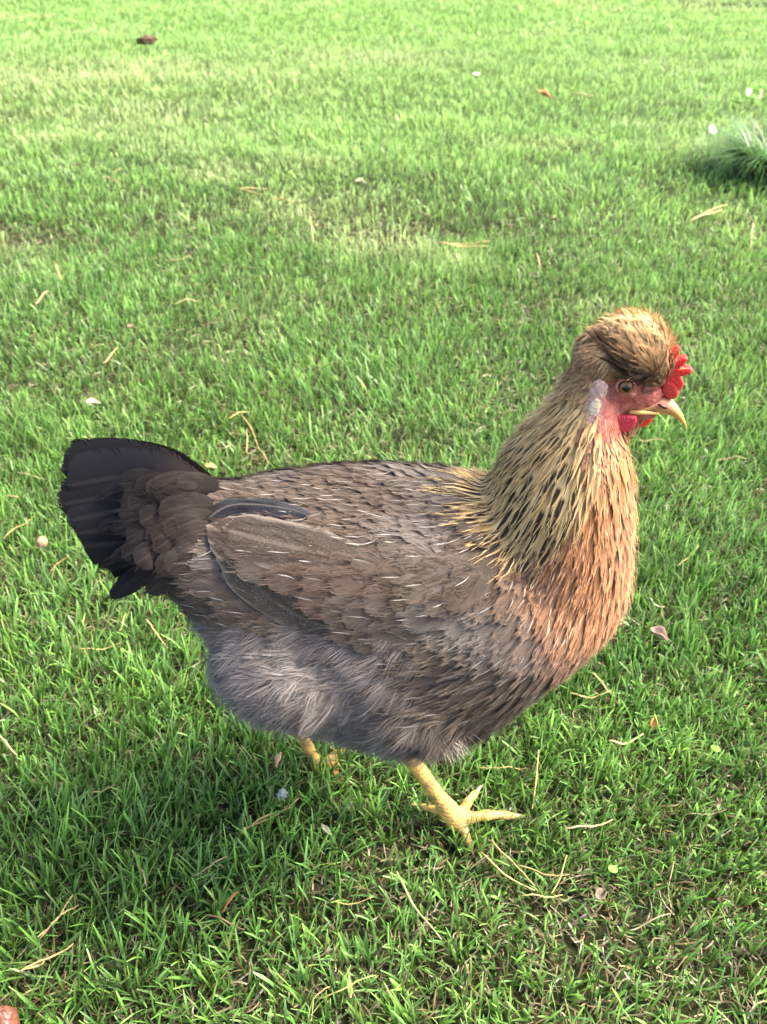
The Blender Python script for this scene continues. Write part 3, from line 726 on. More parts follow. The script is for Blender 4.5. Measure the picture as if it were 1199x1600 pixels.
# -- hackle cape
acch = Acc()
ids = sample(lambda x, y, p: float(np.interp(y, [590, 700, 860], [.0026, .0043, .0058])), lambda x, y, p: is_hackle(x, y), seed=8)
for i in ids:
    p, n = orient(i); q = px_side(np.array(p)); px, py = q[0], q[1]; r = rr.random()
    L_ = float(np.interp(py, [590, 640, 700, 800, 880], [.010, .015, .025, .034, .034])); Wd = float(np.interp(py, [590, 640, 700, 850], [.0028, .0044, .0072, .0098]))
    if px > 917 and py < 650: continue
    if px > 936 and py < 692: continue
    thr = ss(-10, 42, px - np.interp(py, [600, 700, 800, 900], [940, 922, 902, 880]))      # throat side: orange, unmarked
    edge = mixc(mixc(BUFF, CREAM, .5*r+.5*ss(800, 720, px)), mixc(ORANGE, SALMON, r), thr*.9)
    edge = mixc(edge, c_(.55, .38, .20), ss(690, 600, py)*.5*(1-thr)); edge = edge*rr.uniform(.8, 1.15)
    drk = mixc(c_(.030, .021, .014), edge*.75, max(thr*.95, ss(680, 620, py)*.7))
    if rr.random() < .08: drk = mixc(drk, edge*.6, .8)
    d = flow(p, n, sag=0); d = (d + n.cross(d)*rr.normal(0, .07)).normalized()
    t0, t1 = rr.uniform(.34, .5), rr.uniform(.84, .95)
    def cf(u, t, edge=edge, drk=drk, t0=t0, t1=t1):
        k = 1 if (abs(u) < .55 and t0 < t < t1) else 0
        if t < .25: return np.append(edge*.7, 1)
        return np.append(drk if k else edge*(.9 if abs(u) < .6 else 1.0), 1)
    plume(acch, p, d, n, L_*rr.uniform(.85, 1.15), Wd*rr.uniform(.85, 1.2), cf, .0015, .0042, cup=.03, kind='hackle', ns=12, nu=7, steer=.25, tiprise=rr.uniform(0, .0008), fz='hackle', fn=16, fw=.0002)
    if rr.random() < .22:
        cs = mixc(c_(.50, .40, .22), c_(.60, .34, .17), thr)
        plume(acch, p+d*L_*.4, d, n, L_*.5, .0009, lambda u, t, cs=cs: np.append(cs, 1), .0062, .0072, kind='hackle', ns=5, nu=3, cup=0)

o_b = adopt(accb.build('body_feathers', M_feather)); build_barbs('body', 'loose_barbs', M_fluff).parent = o_b; o_s = adopt(accs.build('shaft_streaks', M_feather)); o_s['kind'] = 'stuff'; o_h = adopt(acch.build('neck_hackle', M_hackle)); build_barbs('hackle', 'loose_barbs', M_fluff).parent = o_h
for sd in (-1, 1):
    w = adopt(accw[sd].build('wing', M_feather)); f = accq[sd].build('flight_feathers', M_flight); f.parent = w; build_barbs('w%d' % sd, 'loose_barbs', M_fluff).parent = w

# -- tail
acct = Acc()
def free_feather(acc, P0, cps, wd, colf, nrm, cup=.15, ns=18, nu=7, kind='flight', bias=0.0, fz=None):
    pts = np.array([tuple(v) for v in cps]); ts = np.linspace(0, len(pts)-1, ns)
    XY = np.array([np.interp(ts, range(len(pts)), pts[:, a]) for a in range(3)]).T
    for it in range(6): XY[1:-1] = (XY[:-2]+XY[1:-1]*2+XY[2:])/4
    P = np.zeros((ns, nu, 3)); C = np.zeros((ns, nu, 4)); U = np.zeros((ns, nu, 2)); E = np.zeros((ns, nu)); FSEED[0] += 1; n = Vector(nrm).normalized()
    Lh = np.linalg.norm(np.diff(XY, axis=0), axis=1).sum()
    for i in range(ns):
        t = i/(ns-1); d = Vector(XY[min(i+1, ns-1)]-XY[max(i-1, 0)]).normalized(); side = n.cross(d).normalized(); nn = d.cross(side)
        w = max(prof(t, kind), .05)*wd*.5
        for j, u in enumerate(np.linspace(-1, 1, nu)):
            P[i, j] = Vector(XY[i]) + side*(u+bias)*w + nn*(-cup*w*u*u)
            C[i, j] = colf(u, t); U[i, j] = (FSEED[0] % 997 + .5 + u*.485, t*Lh/.03); E[i, j] = max(abs(u), (t-.85)/.15 if t > .85 else 0)*.85
    acc.grid(P, C, U, E)
    if fz: barbs(fz, P, C, 26, w=.0003)
TAIL = [  # tip pixel, mid pixel, root pixel, side offset tip, root
    ((96, 735), (190, 722), (320, 765), .004), ((104, 760), (195, 742), (320, 775), .012), ((92, 790), (190, 770), (320, 790), .019),
    ((104, 815), (195, 795), (320, 805), .025), ((118, 835), (200, 820), (320, 820), .030), ((130, 855), (210, 845), (320, 835), .034), ((165, 878), (230, 868), (330, 850), .036)]
for sd in (-1, 1):
    for k, (tp, md, rt, off) in enumerate(TAIL):
        y_ = lambda o_: Y0 + sd*o_
        fix = lambda a, o_: on_y(a[0], a[1], Y0) + Vector((0, sd*o_, 0)) 
        # measured on the near side, mirrored to the far one
        pts = []
        off *= .62
        for a, o_ in ((rt, off*.5+.004), (((rt[0]+md[0])/2, (rt[1]+md[1])/2-3), off*.8+.006), (md, off+.004), (((tp[0]+md[0])/2, (tp[1]+md[1])/2), off+.006), (tp, off+.008)):
            v = on_y(a[0], a[1], Y0-o_); pts.append(Vector((v.x, Y0+sd*o_, v.z)))
        bs = BLACK*(.7+.7*rr.random())
        def cf(u, t, bs=bs):
            c = bs*1.0
            if abs(u) > .9: c = bs*1.5
            if t < .35: c = mixc(DARK*.6, bs, t/.35)
            return np.append(c, 1)
        free_feather(acct, None, pts, .034 if k else .030, cf, (-.12, sd*1.0, .35), cup=.16)
    # softer tail coverts over the fan's base
    for k in range(64):
        a = rr.random() if sd < 0 else rr.uniform(.60, 1); root = (rr.uniform(255, 345), 750+ (a*128)); ln = rr.uniform(55, 125); ang = math.radians(1+ a*36 + rr.normal(0, 4))
        tip = (root[0]-ln*math.cos(ang), root[1]+ln*math.sin(ang)*.9-4); md = ((root[0]+tip[0])/2, (root[1]+tip[1])/2-6)
        o_ = .010+.026*a+.0015*k/64 - (.006 if sd > 0 else 0); pts = []
        for s_, (aa, oo) in enumerate(((root, o_-.008), (md, o_+.004), (tip, o_+.007))):
            v = on_y(aa[0], aa[1], Y0-oo); pts.append(Vector((v.x, Y0+sd*oo, v.z)))
        bs = mixc(DARK*.7, BLACK*1.2, np.clip((300-tip[0])/130, 0, 1))*(.7+.6*rr.random())
        free_feather(acct, None, pts, rr.uniform(.010, .017), lambda u, t, bs=bs: np.append(bs*(1.25 if abs(u) > .85 else 1), 1), (-.1, sd*1.0, .35), ns=12, kind='contour', fz='tail', cup=.08)
o_t = adopt(acct.build('tail', M_tail)); build_barbs('tail', 'loose_barbs', M_fluff).parent = o_t

# -- fluff: fine down strands
def strands(name, roots, mat, parent=None):
    """roots: list of (p, d, n, length, width, color, bend)"""
    n = len(roots); K = 5; V = np.zeros((n, K, 2, 3)); C = np.zeros((n, K, 2, 3))
    P = np.array([r[0] for r in roots]); D = np.array([r[1] for r in roots]); NN = np.array([r[2] for r in roots]); Ls = np.array([r[3] for r in roots]); Wd = np.array([r[4] for r in roots])
    Cc = np.array([r[5] for r in roots]); B = np.array([r[6] for r in roots]); r_ = np.random.default_rng(77)
    sd = np.cross(NN, D) + r_.normal(0, .5, (n, 3)); sd /= np.linalg.norm(sd, axis=1)[:, None]
    for k in range(K):
        t = k/(K-1); c = P + D*(Ls*t)[:, None] + NN*(B*np.sin(t*math.pi*.5)*Ls)[:, None] + np.array([0, 0, -1])*(.12*Ls*t*t)[:, None]
        w = Wd*(1-.8*t)*.5
        V[:, k, 0] = c - sd*w[:, None]; V[:, k, 1] = c + sd*w[:, None]; C[:, k] = (Cc*(.7+.4*t))[:, None, :]
    ids = np.arange(n*K*2).reshape(n, K, 2)
    F = np.stack([ids[:, :-1, 0], ids[:, :-1, 1], ids[:, 1:, 1], ids[:, 1:, 0]], -1).reshape(-1, 4)
    return adopt(mk(name, V.reshape(-1, 3), F, mat, attrs={'Col': C.reshape(-1, 3)}), parent)
roots = []
r = np.random.default_rng(9); q = px_side(SURF_V); nV = len(SURF_V)
wr = sst(960, 1010, q[:, 1])*sst(690, 590, q[:, 0])*sst(300, 345, q[:, 0])
wr = np.maximum(wr, .55*sst(1080, 1140, q[:, 1]))
for i in np.nonzero(wr > .1)[0]:
    p, n = orient(i); f = flow(p, n, sag=.5)
    cl = .6*vnoise(q[i, 0]/14, q[i, 1]/14, 33)
    for tuft in range(r.poisson(.62*wr[i]+.05)):
        d0 = f + n.cross(f)*(cl+r.normal(0, .45)) + Vector((0, 0, -.2)); d0 = (d0-n*d0.dot(n)*.8 + n*r.uniform(.05, .35)).normalized(); sd_ = n.cross(d0).normalized()
        g = GREY*r.uniform(.75, 1.25)*(1+.3*vnoise(q[i, 0]/13, q[i, 1]/13, 34)); g = mixc(g, body_color(q[i, 0], q[i, 1], .6), ss(590, 690, q[i, 0])*.85)
        Lt = r.uniform(.011, .021); bt_ = r.uniform(.05, .22); spread = r.uniform(.25, .6)
        for k in range(24):
            a = r.normal(0, 1); d = (d0 + sd_*a*spread*.5 + n*r.normal(0, .06)).normalized()
            roots.append((tuple(p+n*.0015+sd_*a*.0008), tuple(d), tuple(n), Lt*r.uniform(.65, 1.1)*(1-.12*abs(a)), r.uniform(.00022, .0005), g*r.uniform(.85, 1.15), bt_))
# a sparse halo everywhere on the trunk softens the outline
for i in r.choice(nV, 2600):
    if q[i, 0] < 250: continue
    p, n = orient(i); f = flow(p, n); d = (f + n.cross(f)*r.normal(0, .4) + n*r.uniform(.15, .45)).normalized(); py = q[i, 1]
    base = body_color(q[i, 0], q[i, 1], .8) if not is_hackle(q[i, 0], q[i, 1]) else (BUFF*.9)
    roots.append((tuple(p+n*.004), tuple(d), tuple(n), r.uniform(.005, .010), .00022, base*1.1, .05))
# the pale down where the near thigh opens
for k in range(420):
    px, py = r.normal(705, 15), r.normal(1165, 9); h_, n, _, _ = BVH.ray_cast(Vector((0, 0, CAM_H)), ray(px, py).normalized())
    if h_ is None: continue
    d = Vector((.35+r.normal(0, .3), r.normal(0, .25), -.75)).normalized()
    roots.append((tuple(h_+n*.003), tuple(d), tuple(n), r.uniform(.008, .015), r.uniform(.0003, .0006), c_(.55, .45, .38)*r.uniform(.6, 1.1), .1))
strands('down_fluff', roots, M_fluff)

# ------------------------------------------------------------------ crest
accc = Acc(); rr = np.random.default_rng(21)
CC = H(984, 556); Rc = Matrix.Rotation(YAW, 3, 'Z')
cV, cF = joinm([hel(994, 560, (.0185, .0180, .0165)), hel(974, 566, (.0145, .0165, .0135)), hel(1028, 582, (.0100, .0100, .0135)), hel(1010, 560, (.0150, .0150, .0165))])
crest_tri = [f for F_ in cF for f in F_.tolist()]
CBVH0 = BVHTree.FromPolygons([Vector(v) for v in cV], crest_tri)
CV, CF = remesh([hel(994, 560, (.0185, .0180, .0165)), hel(974, 566, (.0145, .0165, .0135)), hel(1028, 582, (.0100, .0100, .0135)), hel(1010, 560, (.0150, .0150, .0165))], .0012, 6)
CBVH = BVHTree.FromPolygons([Vector(v) for v in CV], [f for F_ in CF for f in F_.tolist()])
FRONT = H(1050, 612)
pts_used = []
order = rr.permutation(len(CV)); hq = None
inv = RH.inverted()
for i in order:
    p = Vector(CV[i])
    if any((p-u).length_squared < .0017**2 for u in pts_used): continue
    pts_used.append(p)
    if len(pts_used) > 2300: break
for p in pts_used:
    lp, n, _, _ = CBVH.find_nearest(p); loc0 = inv @ p; qq = proj(np.array((loc0.x, Y0-abs(loc0.y-Y0), loc0.z))); px, py = qq[0], qq[1]
    if py > float(np.interp(px, [920, 950, 970, 984, 1005, 1040], [614, 610, 592, 573, 596, 618])): continue
    lside = (loc0.y-Y0)
    # flow: away from the comb, over the crown and down at the back
    d = (p-FRONT); d = Vector((d.x, d.y*.55, d.z)); bk = ss(1000, 925, px)
    d = d.normalized()*(1-bk) + (Rc @ Vector((-.9, (.35 if lside > 0 else -.35), -.55)))*bk
    d = d - n*d.dot(n)
    if d.length < 1e-5: continue
    d.normalize(); rv = rr.random()
    light = ss(565, 515, py)*.9 + .5*ss(990, 1050, px)*ss(600, 560, py)
    c = mixc(c_(.38, .22, .10), c_(.74, .52, .27), np.clip(light+.25*(rv-.5), 0, 1))
    dk = np.exp(-((px-975)/38)**2-((py-560)/20)**2)*.75 + np.exp(-((px-1022)/26)**2-((py-605)/15)**2)*1.0 + np.exp(-((px-1010)/16)**2-((py-590)/14)**2)*.6
    dk = np.clip(dk*(.7+.8*rv), 0, .93); c = mixc(c, c_(.035, .025, .022), dk)
    if rr.random() < .12: c = c*.55
    L_ = rr.uniform(.012, .023)*(1 if px < 1010 else .75)*float(np.interp(px, [930, 975], [.55, 1]))
    def cf(u, t, c=c): return np.append(c*(.8 if abs(u) < .4 else 1.1)*(.75+.35*t), 1)
    plume(accc, lp, d, n, L_, rr.uniform(.0018, .0032), cf, .0005, .0030, cup=.1, kind='hackle', ns=8, nu=3, flowf=False, bvh=CBVH, tiprise=rr.uniform(.0, .0045), curl=rr.normal(0, .45), fz='crest', fn=11, fw=.00024)
crest = adopt(accc.build('crest', M_hackle)); build_barbs('crest', 'loose_barbs', M_fluff).parent = crest
core = np.tile(c_(.22, .14, .08), (len(CV), 1)); lo = CV.copy()
cc_ = (inv @ Vector((0, 0, 0)))
o = mk('crest_base', (CV-np.array(CC))*.95+np.array(CC), CF, M_fluff, attrs={'Col': core}); o.parent = crest
# short bristly feathers round the face and under the chin
accf = Acc()
for k in range(900):
    a = rr.random(); px = rr.uniform(916, 992); py = rr.uniform(640, 712)
    if px > 932 and py < 662:
        if rr.random() < .9: continue
    sd = rr.choice([-1, 1]); v = on_y(px, py, Y0-sd*.0)
    org = H(px, py, sd*.06); loc, n, _, dist = HEADBVH.ray_cast(org, (H(px, py, 0)-org).normalized())
    if loc is None: continue
    d = Vector((-.25+.3*a, 0, -1)); d = (d-n*d.dot(n)).normalized(); c = mixc(c_(.62, .33, .17), c_(.30, .13, .08), rr.random())*rr.uniform(.7, 1.2)
    if px < 940: c = mixc(c, c_(.10, .06, .05), .6)
    plume(accf, loc, d, n, rr.uniform(.006, .011), rr.uniform(.0018, .003), lambda u, t, c=c: np.append(c, 1), .0003, .003, kind='hackle', ns=5, nu=3, flowf=False, bvh=HEADBVH)
adopt(accf.build('throat_feathers', M_hackle))
roots = []
for k in range(3600):
    px, py = rr.uniform(914, 1010), rr.uniform(575, 712)
    dens = ss(628, 680, py) if k % 3 else (.25 if py > 585 else .6)
    if rr.random() > dens: continue
    org = H(px, py, .06*(1 if k % 4 else -1)); loc, n, _, dist = HEADBVH.ray_cast(org, (H(px, py, 0)-org).normalized())
    if loc is None: continue
    d = Vector((-.35+rr.normal(0, .35), rr.normal(0, .2), -1)); d = (d-n*d.dot(n)+n*.25).normalized()
    c = mixc(c_(.62, .30, .15), c_(.16, .08, .06), rr.random()) if py > 622 else c_(.26, .12, .09)
    Lq = float(np.interp(py, [590, 640, 700], [.0016, .003, .0085]))
    roots.append((tuple(loc), tuple(d), tuple(n), Lq*rr.uniform(.6, 1.3), rr.uniform(.00025, .0006), c*rr.uniform(.7, 1.2), .1))
strands('face_bristles', roots, M_fluff)

# ------------------------------------------------------------------ comb, wattles, beak, eyes
def slab(outline, s0, thick, name, colr, bulge=.5, mat=None, wob=0.0):
    """a fleshy plate with the given side outline, rounded across"""
    pts = np.array(outline, float); 
    # resample smooth
    c = pts.mean(0); layers = []; ks = [(-1, .55), (-.85, .8), (-.45, .96), (0, 1.0), (.45, .96), (.85, .8), (1, .55)]
    V = []
    for z, k in ks:
        for i, p in enumerate(pts):
            q_ = c + (p-c)*(1-(1-k)*bulge); hv_ = H(q_[0], q_[1], s0 + z*thick/2 + wob*math.sin(q_[1]*.12)); V.append(hv_)
    n = len(pts); m = len(ks); V = [tuple(v) for v in V]; F = []
    for a in range(m-1):
        for b in range(n): F.append([a*n+b, a*n+(b+1) % n, (a+1)*n+(b+1) % n, (a+1)*n+b])
    me = bpy.data.meshes.new(name); me.from_pydata(V, [], F + [list(range(n))[::-1], [(m-1)*n+i for i in range(n)]])
    at_ = me.attributes.new('Col', 'FLOAT_COLOR', 'POINT'); at_.data.foreach_set('color', np.tile(np.append(np.array(colr, np.float32), 1), (len(V), 1)).astype(np.float32).ravel())
    me.materials.append(mat or M_comb); me.polygons.foreach_set('use_smooth', [True]*len(me.polygons))
    o = bpy.data.objects.new(name, me); COL.objects.link(o); adopt(o)
    sb = o.modifiers.new('sub', 'SUBSURF'); sb.levels = 2; sb.render_levels = 2
    return o
COMB = [(1036, 624), (1038, 600), (1039, 575), (1040, 548), (1042, 537), (1046, 533), (1052, 534), (1057, 540), (1058, 548), (1055, 560), (1060, 556), (1068, 550), (1072, 550), (1073, 554), (1068, 564), (1062, 573),
        (1070, 568), (1080, 565), (1083, 567), (1081, 572), (1072, 581), (1064, 586), (1074, 584), (1086, 583), (1088, 587), (1084, 591), (1072, 595), (1063, 597), (1070, 601), (1072, 608), (1068, 615), (1058, 621), (1046, 627)]
slab(COMB, 0.0, .0055, 'comb', (.68, .045, .04), bulge=.35)
slab([(1040, 628), (1036, 615), (1041, 603), (1050, 598), (1060, 603), (1066, 614), (1062, 626), (1052, 632)], -.001, .0085, 'comb', (.60, .06, .05), bulge=.7)
slab([(951, 650), (960, 646), (978, 644), (993, 643), (999, 646), (997, 655), (989, 665), (980, 671), (970, 670), (961, 664), (954, 657)], .0095, .0040, 'wattle', (.50, .05, .075), bulge=.6)
slab([(979, 660), (994, 653), (1010, 652), (1020, 656), (1021, 667), (1014, 677), (1003, 683), (991, 682), (982, 675)], -.0060, .0040, 'wattle', (.80, .06, .03), bulge=.6)
def beak(secs, name, cf):
    rings = []
    for px, py, hh, hw in secs:
        k = .000342; rings.append((tuple(H(px, py)), tuple(Matrix.Rotation(YAW, 3, 'Z') @ Vector((0, hw*k, 0))), (0, 0, hh*k)))
    V, F = loft(rings); q_ = proj(V); return simple(name, V, F, M_horn, cf(q_))
def bcol(q_):
    t = sst(1038, 1066, q_[:, 0])[:, None]; base = np.array([.50, .22, .16])*(1-t)+np.array([.54, .36, .16])*t
    low = sst(632, 648, q_[:, 1] - .25*np.clip(q_[:, 0]-1030, 0, 99))[:, None]; base = base*(1-low)+np.array([.58, .36, .10])*low
    tip = sst(1066, 1076, q_[:, 0])[:, None]; return base*(1-tip*.2)
beak([(992, 640, 6, 24), (1008, 638, 8, 24), (1024, 636, 12, 20), (1037, 638, 13.5, 16), (1048, 643, 12.5, 12), (1056, 651, 10, 8.5), (1062, 660, 7.2, 5.5), (1065.5, 668, 4, 3), (1067, 675, .8, .8)], 'beak', lambda q_: bcol(q_)*np.array([.88, .84, .74]))
beak([(990, 645, 4, 20), (1005, 645, 6, 17), (1020, 646, 6, 13), (1033, 648, 4.5, 9), (1043, 652, 3.0, 5.5), (1049, 656, .8, 1)], 'beak', lambda q_: np.tile([.60, .38, .16], (len(q_), 1)))
# gape line and nostrils
for s in (-1, 1):
    a = tube([(H(988, 641, s*.0083), .0012), (H(1005, 641, s*.0088), .0011), (H(1018, 643, s*.0074), .0009), (H(1030, 646, s*.0060), .0005)], 8)
    simple('mouth_line', *a, M_horn, (.74, .48, .16))
    a = tube([(H(1030, 631, s*.0068), .0004), (H(1035, 633, s*.0066), .0009), (H(1040, 636, s*.0062), .0009), (H(1044, 638, s*.0056), .0003)], 8)
    simple('nostril', *a, M_horn, (.06, .02, .02))
for s in (-1, 1):
    ec = H(987, 596, s*.0124); ax = Vector((0, -s, 0)); ax = Matrix.Rotation(YAW, 3, 'Z') @ ax; ax = (ax+Vector((.12, 0, .06))).normalized()
    V, F = ell((0, 0, 0), (.0042,)*3); 
    # denser sphere
    th_ = np.linspace(0, math.pi, 33); rings = [((0, 0, .0042*math.cos(t)), (max(.0042*math.sin(t), 1e-5), 0, 0), (0, max(.0042*math.sin(t), 1e-5), 0)) for t in th_]
    V, F = loft(rings); Rm = np.array(ax.to_track_quat('Z', 'Y').to_matrix())
    rad = np.linalg.norm(V[:, :2], axis=1)/.0042; rad = np.where(V[:, 2] < 0, 1, rad)
    c = np.where(rad[:, None] < .54, [.004, .004, .004], np.where(rad[:, None] < .82, [.26, .10, .02], [.04, .016, .01]))
    eye = simple('eye', V@Rm.T + np.array(ec), F, M_eye, c)
    tt = np.linspace(0, 2*math.pi, 29); 
    u_ = ax.cross(Vector((0, 0, 1))).normalized(); v_ = ax.cross(u_)
    # fleshy eyelid ring
    ns = 28; nr = 8; P = np.zeros((ns, nr, 3))
    for i in range(ns):
        a = 2*math.pi*i/ns; cdir = u_*math.cos(a)*1.05+v_*math.sin(a)*.92
        for j in range(nr):
            b = 2*math.pi*j/nr; P[i, j] = ec + cdir*(.0043 + .0008*math.cos(b)) + ax*(.0006+.0009*math.sin(b))
    idx = np.arange(ns*nr).reshape(ns, nr); idx = np.concatenate([idx, idx[:1]], 0); idx = np.concatenate([idx, idx[:, :1]], 1)
    F = np.stack([idx[:-1, :-1], idx[:-1, 1:], idx[1:, 1:], idx[1:, :-1]], -1).reshape(-1, 4)
    el = mk('eyelid', P.reshape(-1, 3), F, M_skin, attrs={'Col': np.tile([.55, .24, .16], (ns*nr, 1))}); el.parent = eye
    # ear lobe
    for (lx, ly), (ra, rb), colr_ in (((936, 611), (.0048, .0070), (.60, .38, .33)), ((928, 641), (.0030, .0070), (.66, .54, .38))):
        h_, n_, _, _ = HEADBVH.ray_cast(Vector((0, 0, CAM_H)), ray(lx, ly).normalized())
        if s < 0:           # the same lobe on the other cheek
            l_ = inv @ h_; l2 = RH @ Vector((l_.x, 2*Y0-l_.y, l_.z)); o2 = l2 + (RH.to_3x3() @ Vector((0, .03, 0))); h_, n_, _, _ = HEADBVH.ray_cast(o2, (l2-o2).normalized()); 
            if h_ is None: h_ = l2
        V, F = ell(h_-n_*.0006, (ra, .0020, rb), Matrix.Rotation(YAW, 4, 'Z') @ Matrix.Rotation(.12, 4, 'Y')); V += .0005*vnoise(V[:, 0]*700, V[:, 2]*700, 3)[:, None]
        simple('ear_lobe', V, F, M_skin, colr_)
# short buff feathers closing the nape under the back of the crest
accn = Acc(); rn = np.random.default_rng(5); npl = 0
for i in rn.permutation(len(BV)):
    if npl > 900: break
    pp = BV[i]; pq = px_side(pp)
    if not (898 < pq[0] < 958 and 535 < pq[1] < 612): continue
    if pq[0] > 925 and pq[1] > 592: continue
    lp, n, _, _ = HEADBVH.find_nearest(Vector(pp)); d = Vector((-.75, 0, -.65)); d = (d-n*d.dot(n)).normalized(); d = (d+n.cross(d)*rn.normal(0, .25)).normalized()
    c = mixc(c_(.50, .33, .17), c_(.24, .15, .08), rn.random()); npl += 1
    plume(accn, lp, d, n, rn.uniform(.008, .014), rn.uniform(.002, .0034), lambda u, t, c=c: np.append(c*(.8+.3*t), 1), .0005, .0030, cup=.05, kind='hackle', ns=6, nu=3, flowf=False, bvh=HEADBVH, fz='nape', fn=6, fw=.00022)
o_n = adopt(accn.build('nape_feathers', M_hackle)); build_barbs('nape', 'loose_barbs', M_fluff).parent = o_n

# ------------------------------------------------------------------ things lying in the grass
def straw(pts, label, w=.0011, colr=(.58, .45, .24), z=-.0015, group='dry straws and needles fallen on the lawn', name='dry_straw', cat='straw', curve=.0):
    P = [on_z(a, b, z) for a, b in pts]; base = P[0].copy(); ns = 9; acc = []
    pa = np.array([tuple(p) for p in P]); ts = np.linspace(0, len(P)-1, ns); xy = np.array([np.interp(ts, range(len(P)), pa[:, k]) for k in range(3)]).T
    ph = random.random()*6
    path = [(Vector(xy[i])+Vector((0, 0, .003*math.sin(ph+i*.6)+.0015*random.random())), w*(.55+.45*math.sin(math.pi*min(1, .12+i/ns)))*random.uniform(.85, 1.1)*.5) for i in range(ns)]
    V, F = tube(path); c = np.tile(np.array(colr)*np.array([.80, .74, .62])*random.uniform(.8, 1.1), (len(V), 1)); c *= (1+.25*vnoise(V[:, 0]*300, V[:, 1]*300, 3))[:, None]
    b0 = base; o = mk(name, V, F, M_dry, attrs={'Col': c}, at=tuple(b0)); tag(o, label, cat, group); return o
def twin(a, b1, b2, label, **kw):
    """two needles joined at one end"""
    e = empty('pine_needle_pair', on_z(*a, .0)); tag(e, label, 'pine needle', 'paired pine needles fallen on the lawn')
    for b in (b1, b2):
        o = straw([a, b], None, **kw); m = o.location.copy(); o.name = 'needle'; o.parent = e; o.location = m - e.location
        for k in ('group', 'category', 'label'):
            if k in o.keys(): del o[k]
        o.data.name = 'needle'
YW, PL, RB, GB = (.62, .48, .24), (.62, .52, .34), (.36, .17, .09), (.40, .36, .24)
twin((375, 1302), (468, 1250), (455, 1258), 'long pale needle pair on the grass under the rear of the hen', w=.0014)
twin((60, 1466), (116, 1402), (123, 1413), 'slim yellow needle pair slanting upward above the bottom-left nut', w=.0012)
twin((33, 1522), (115, 1474), (70, 1500), 'thick tan needle pair lying over a dark bare hole near the bottom-left corner', w=.0015)
twin((686, 381), (765, 379), (762, 386), 'thick straight pale needle pair lying level behind the hen\'s back', w=.0042)
twin((1078, 346), (1136, 319), (1130, 326), 'broad tan needle pair slanting upward behind the hen\'s crest', w=.0040)
twin((372, 297), (418, 293), (410, 302), 'light tan needle pair lying beyond the hen\'s tail, left of a reddish one', w=.0035)
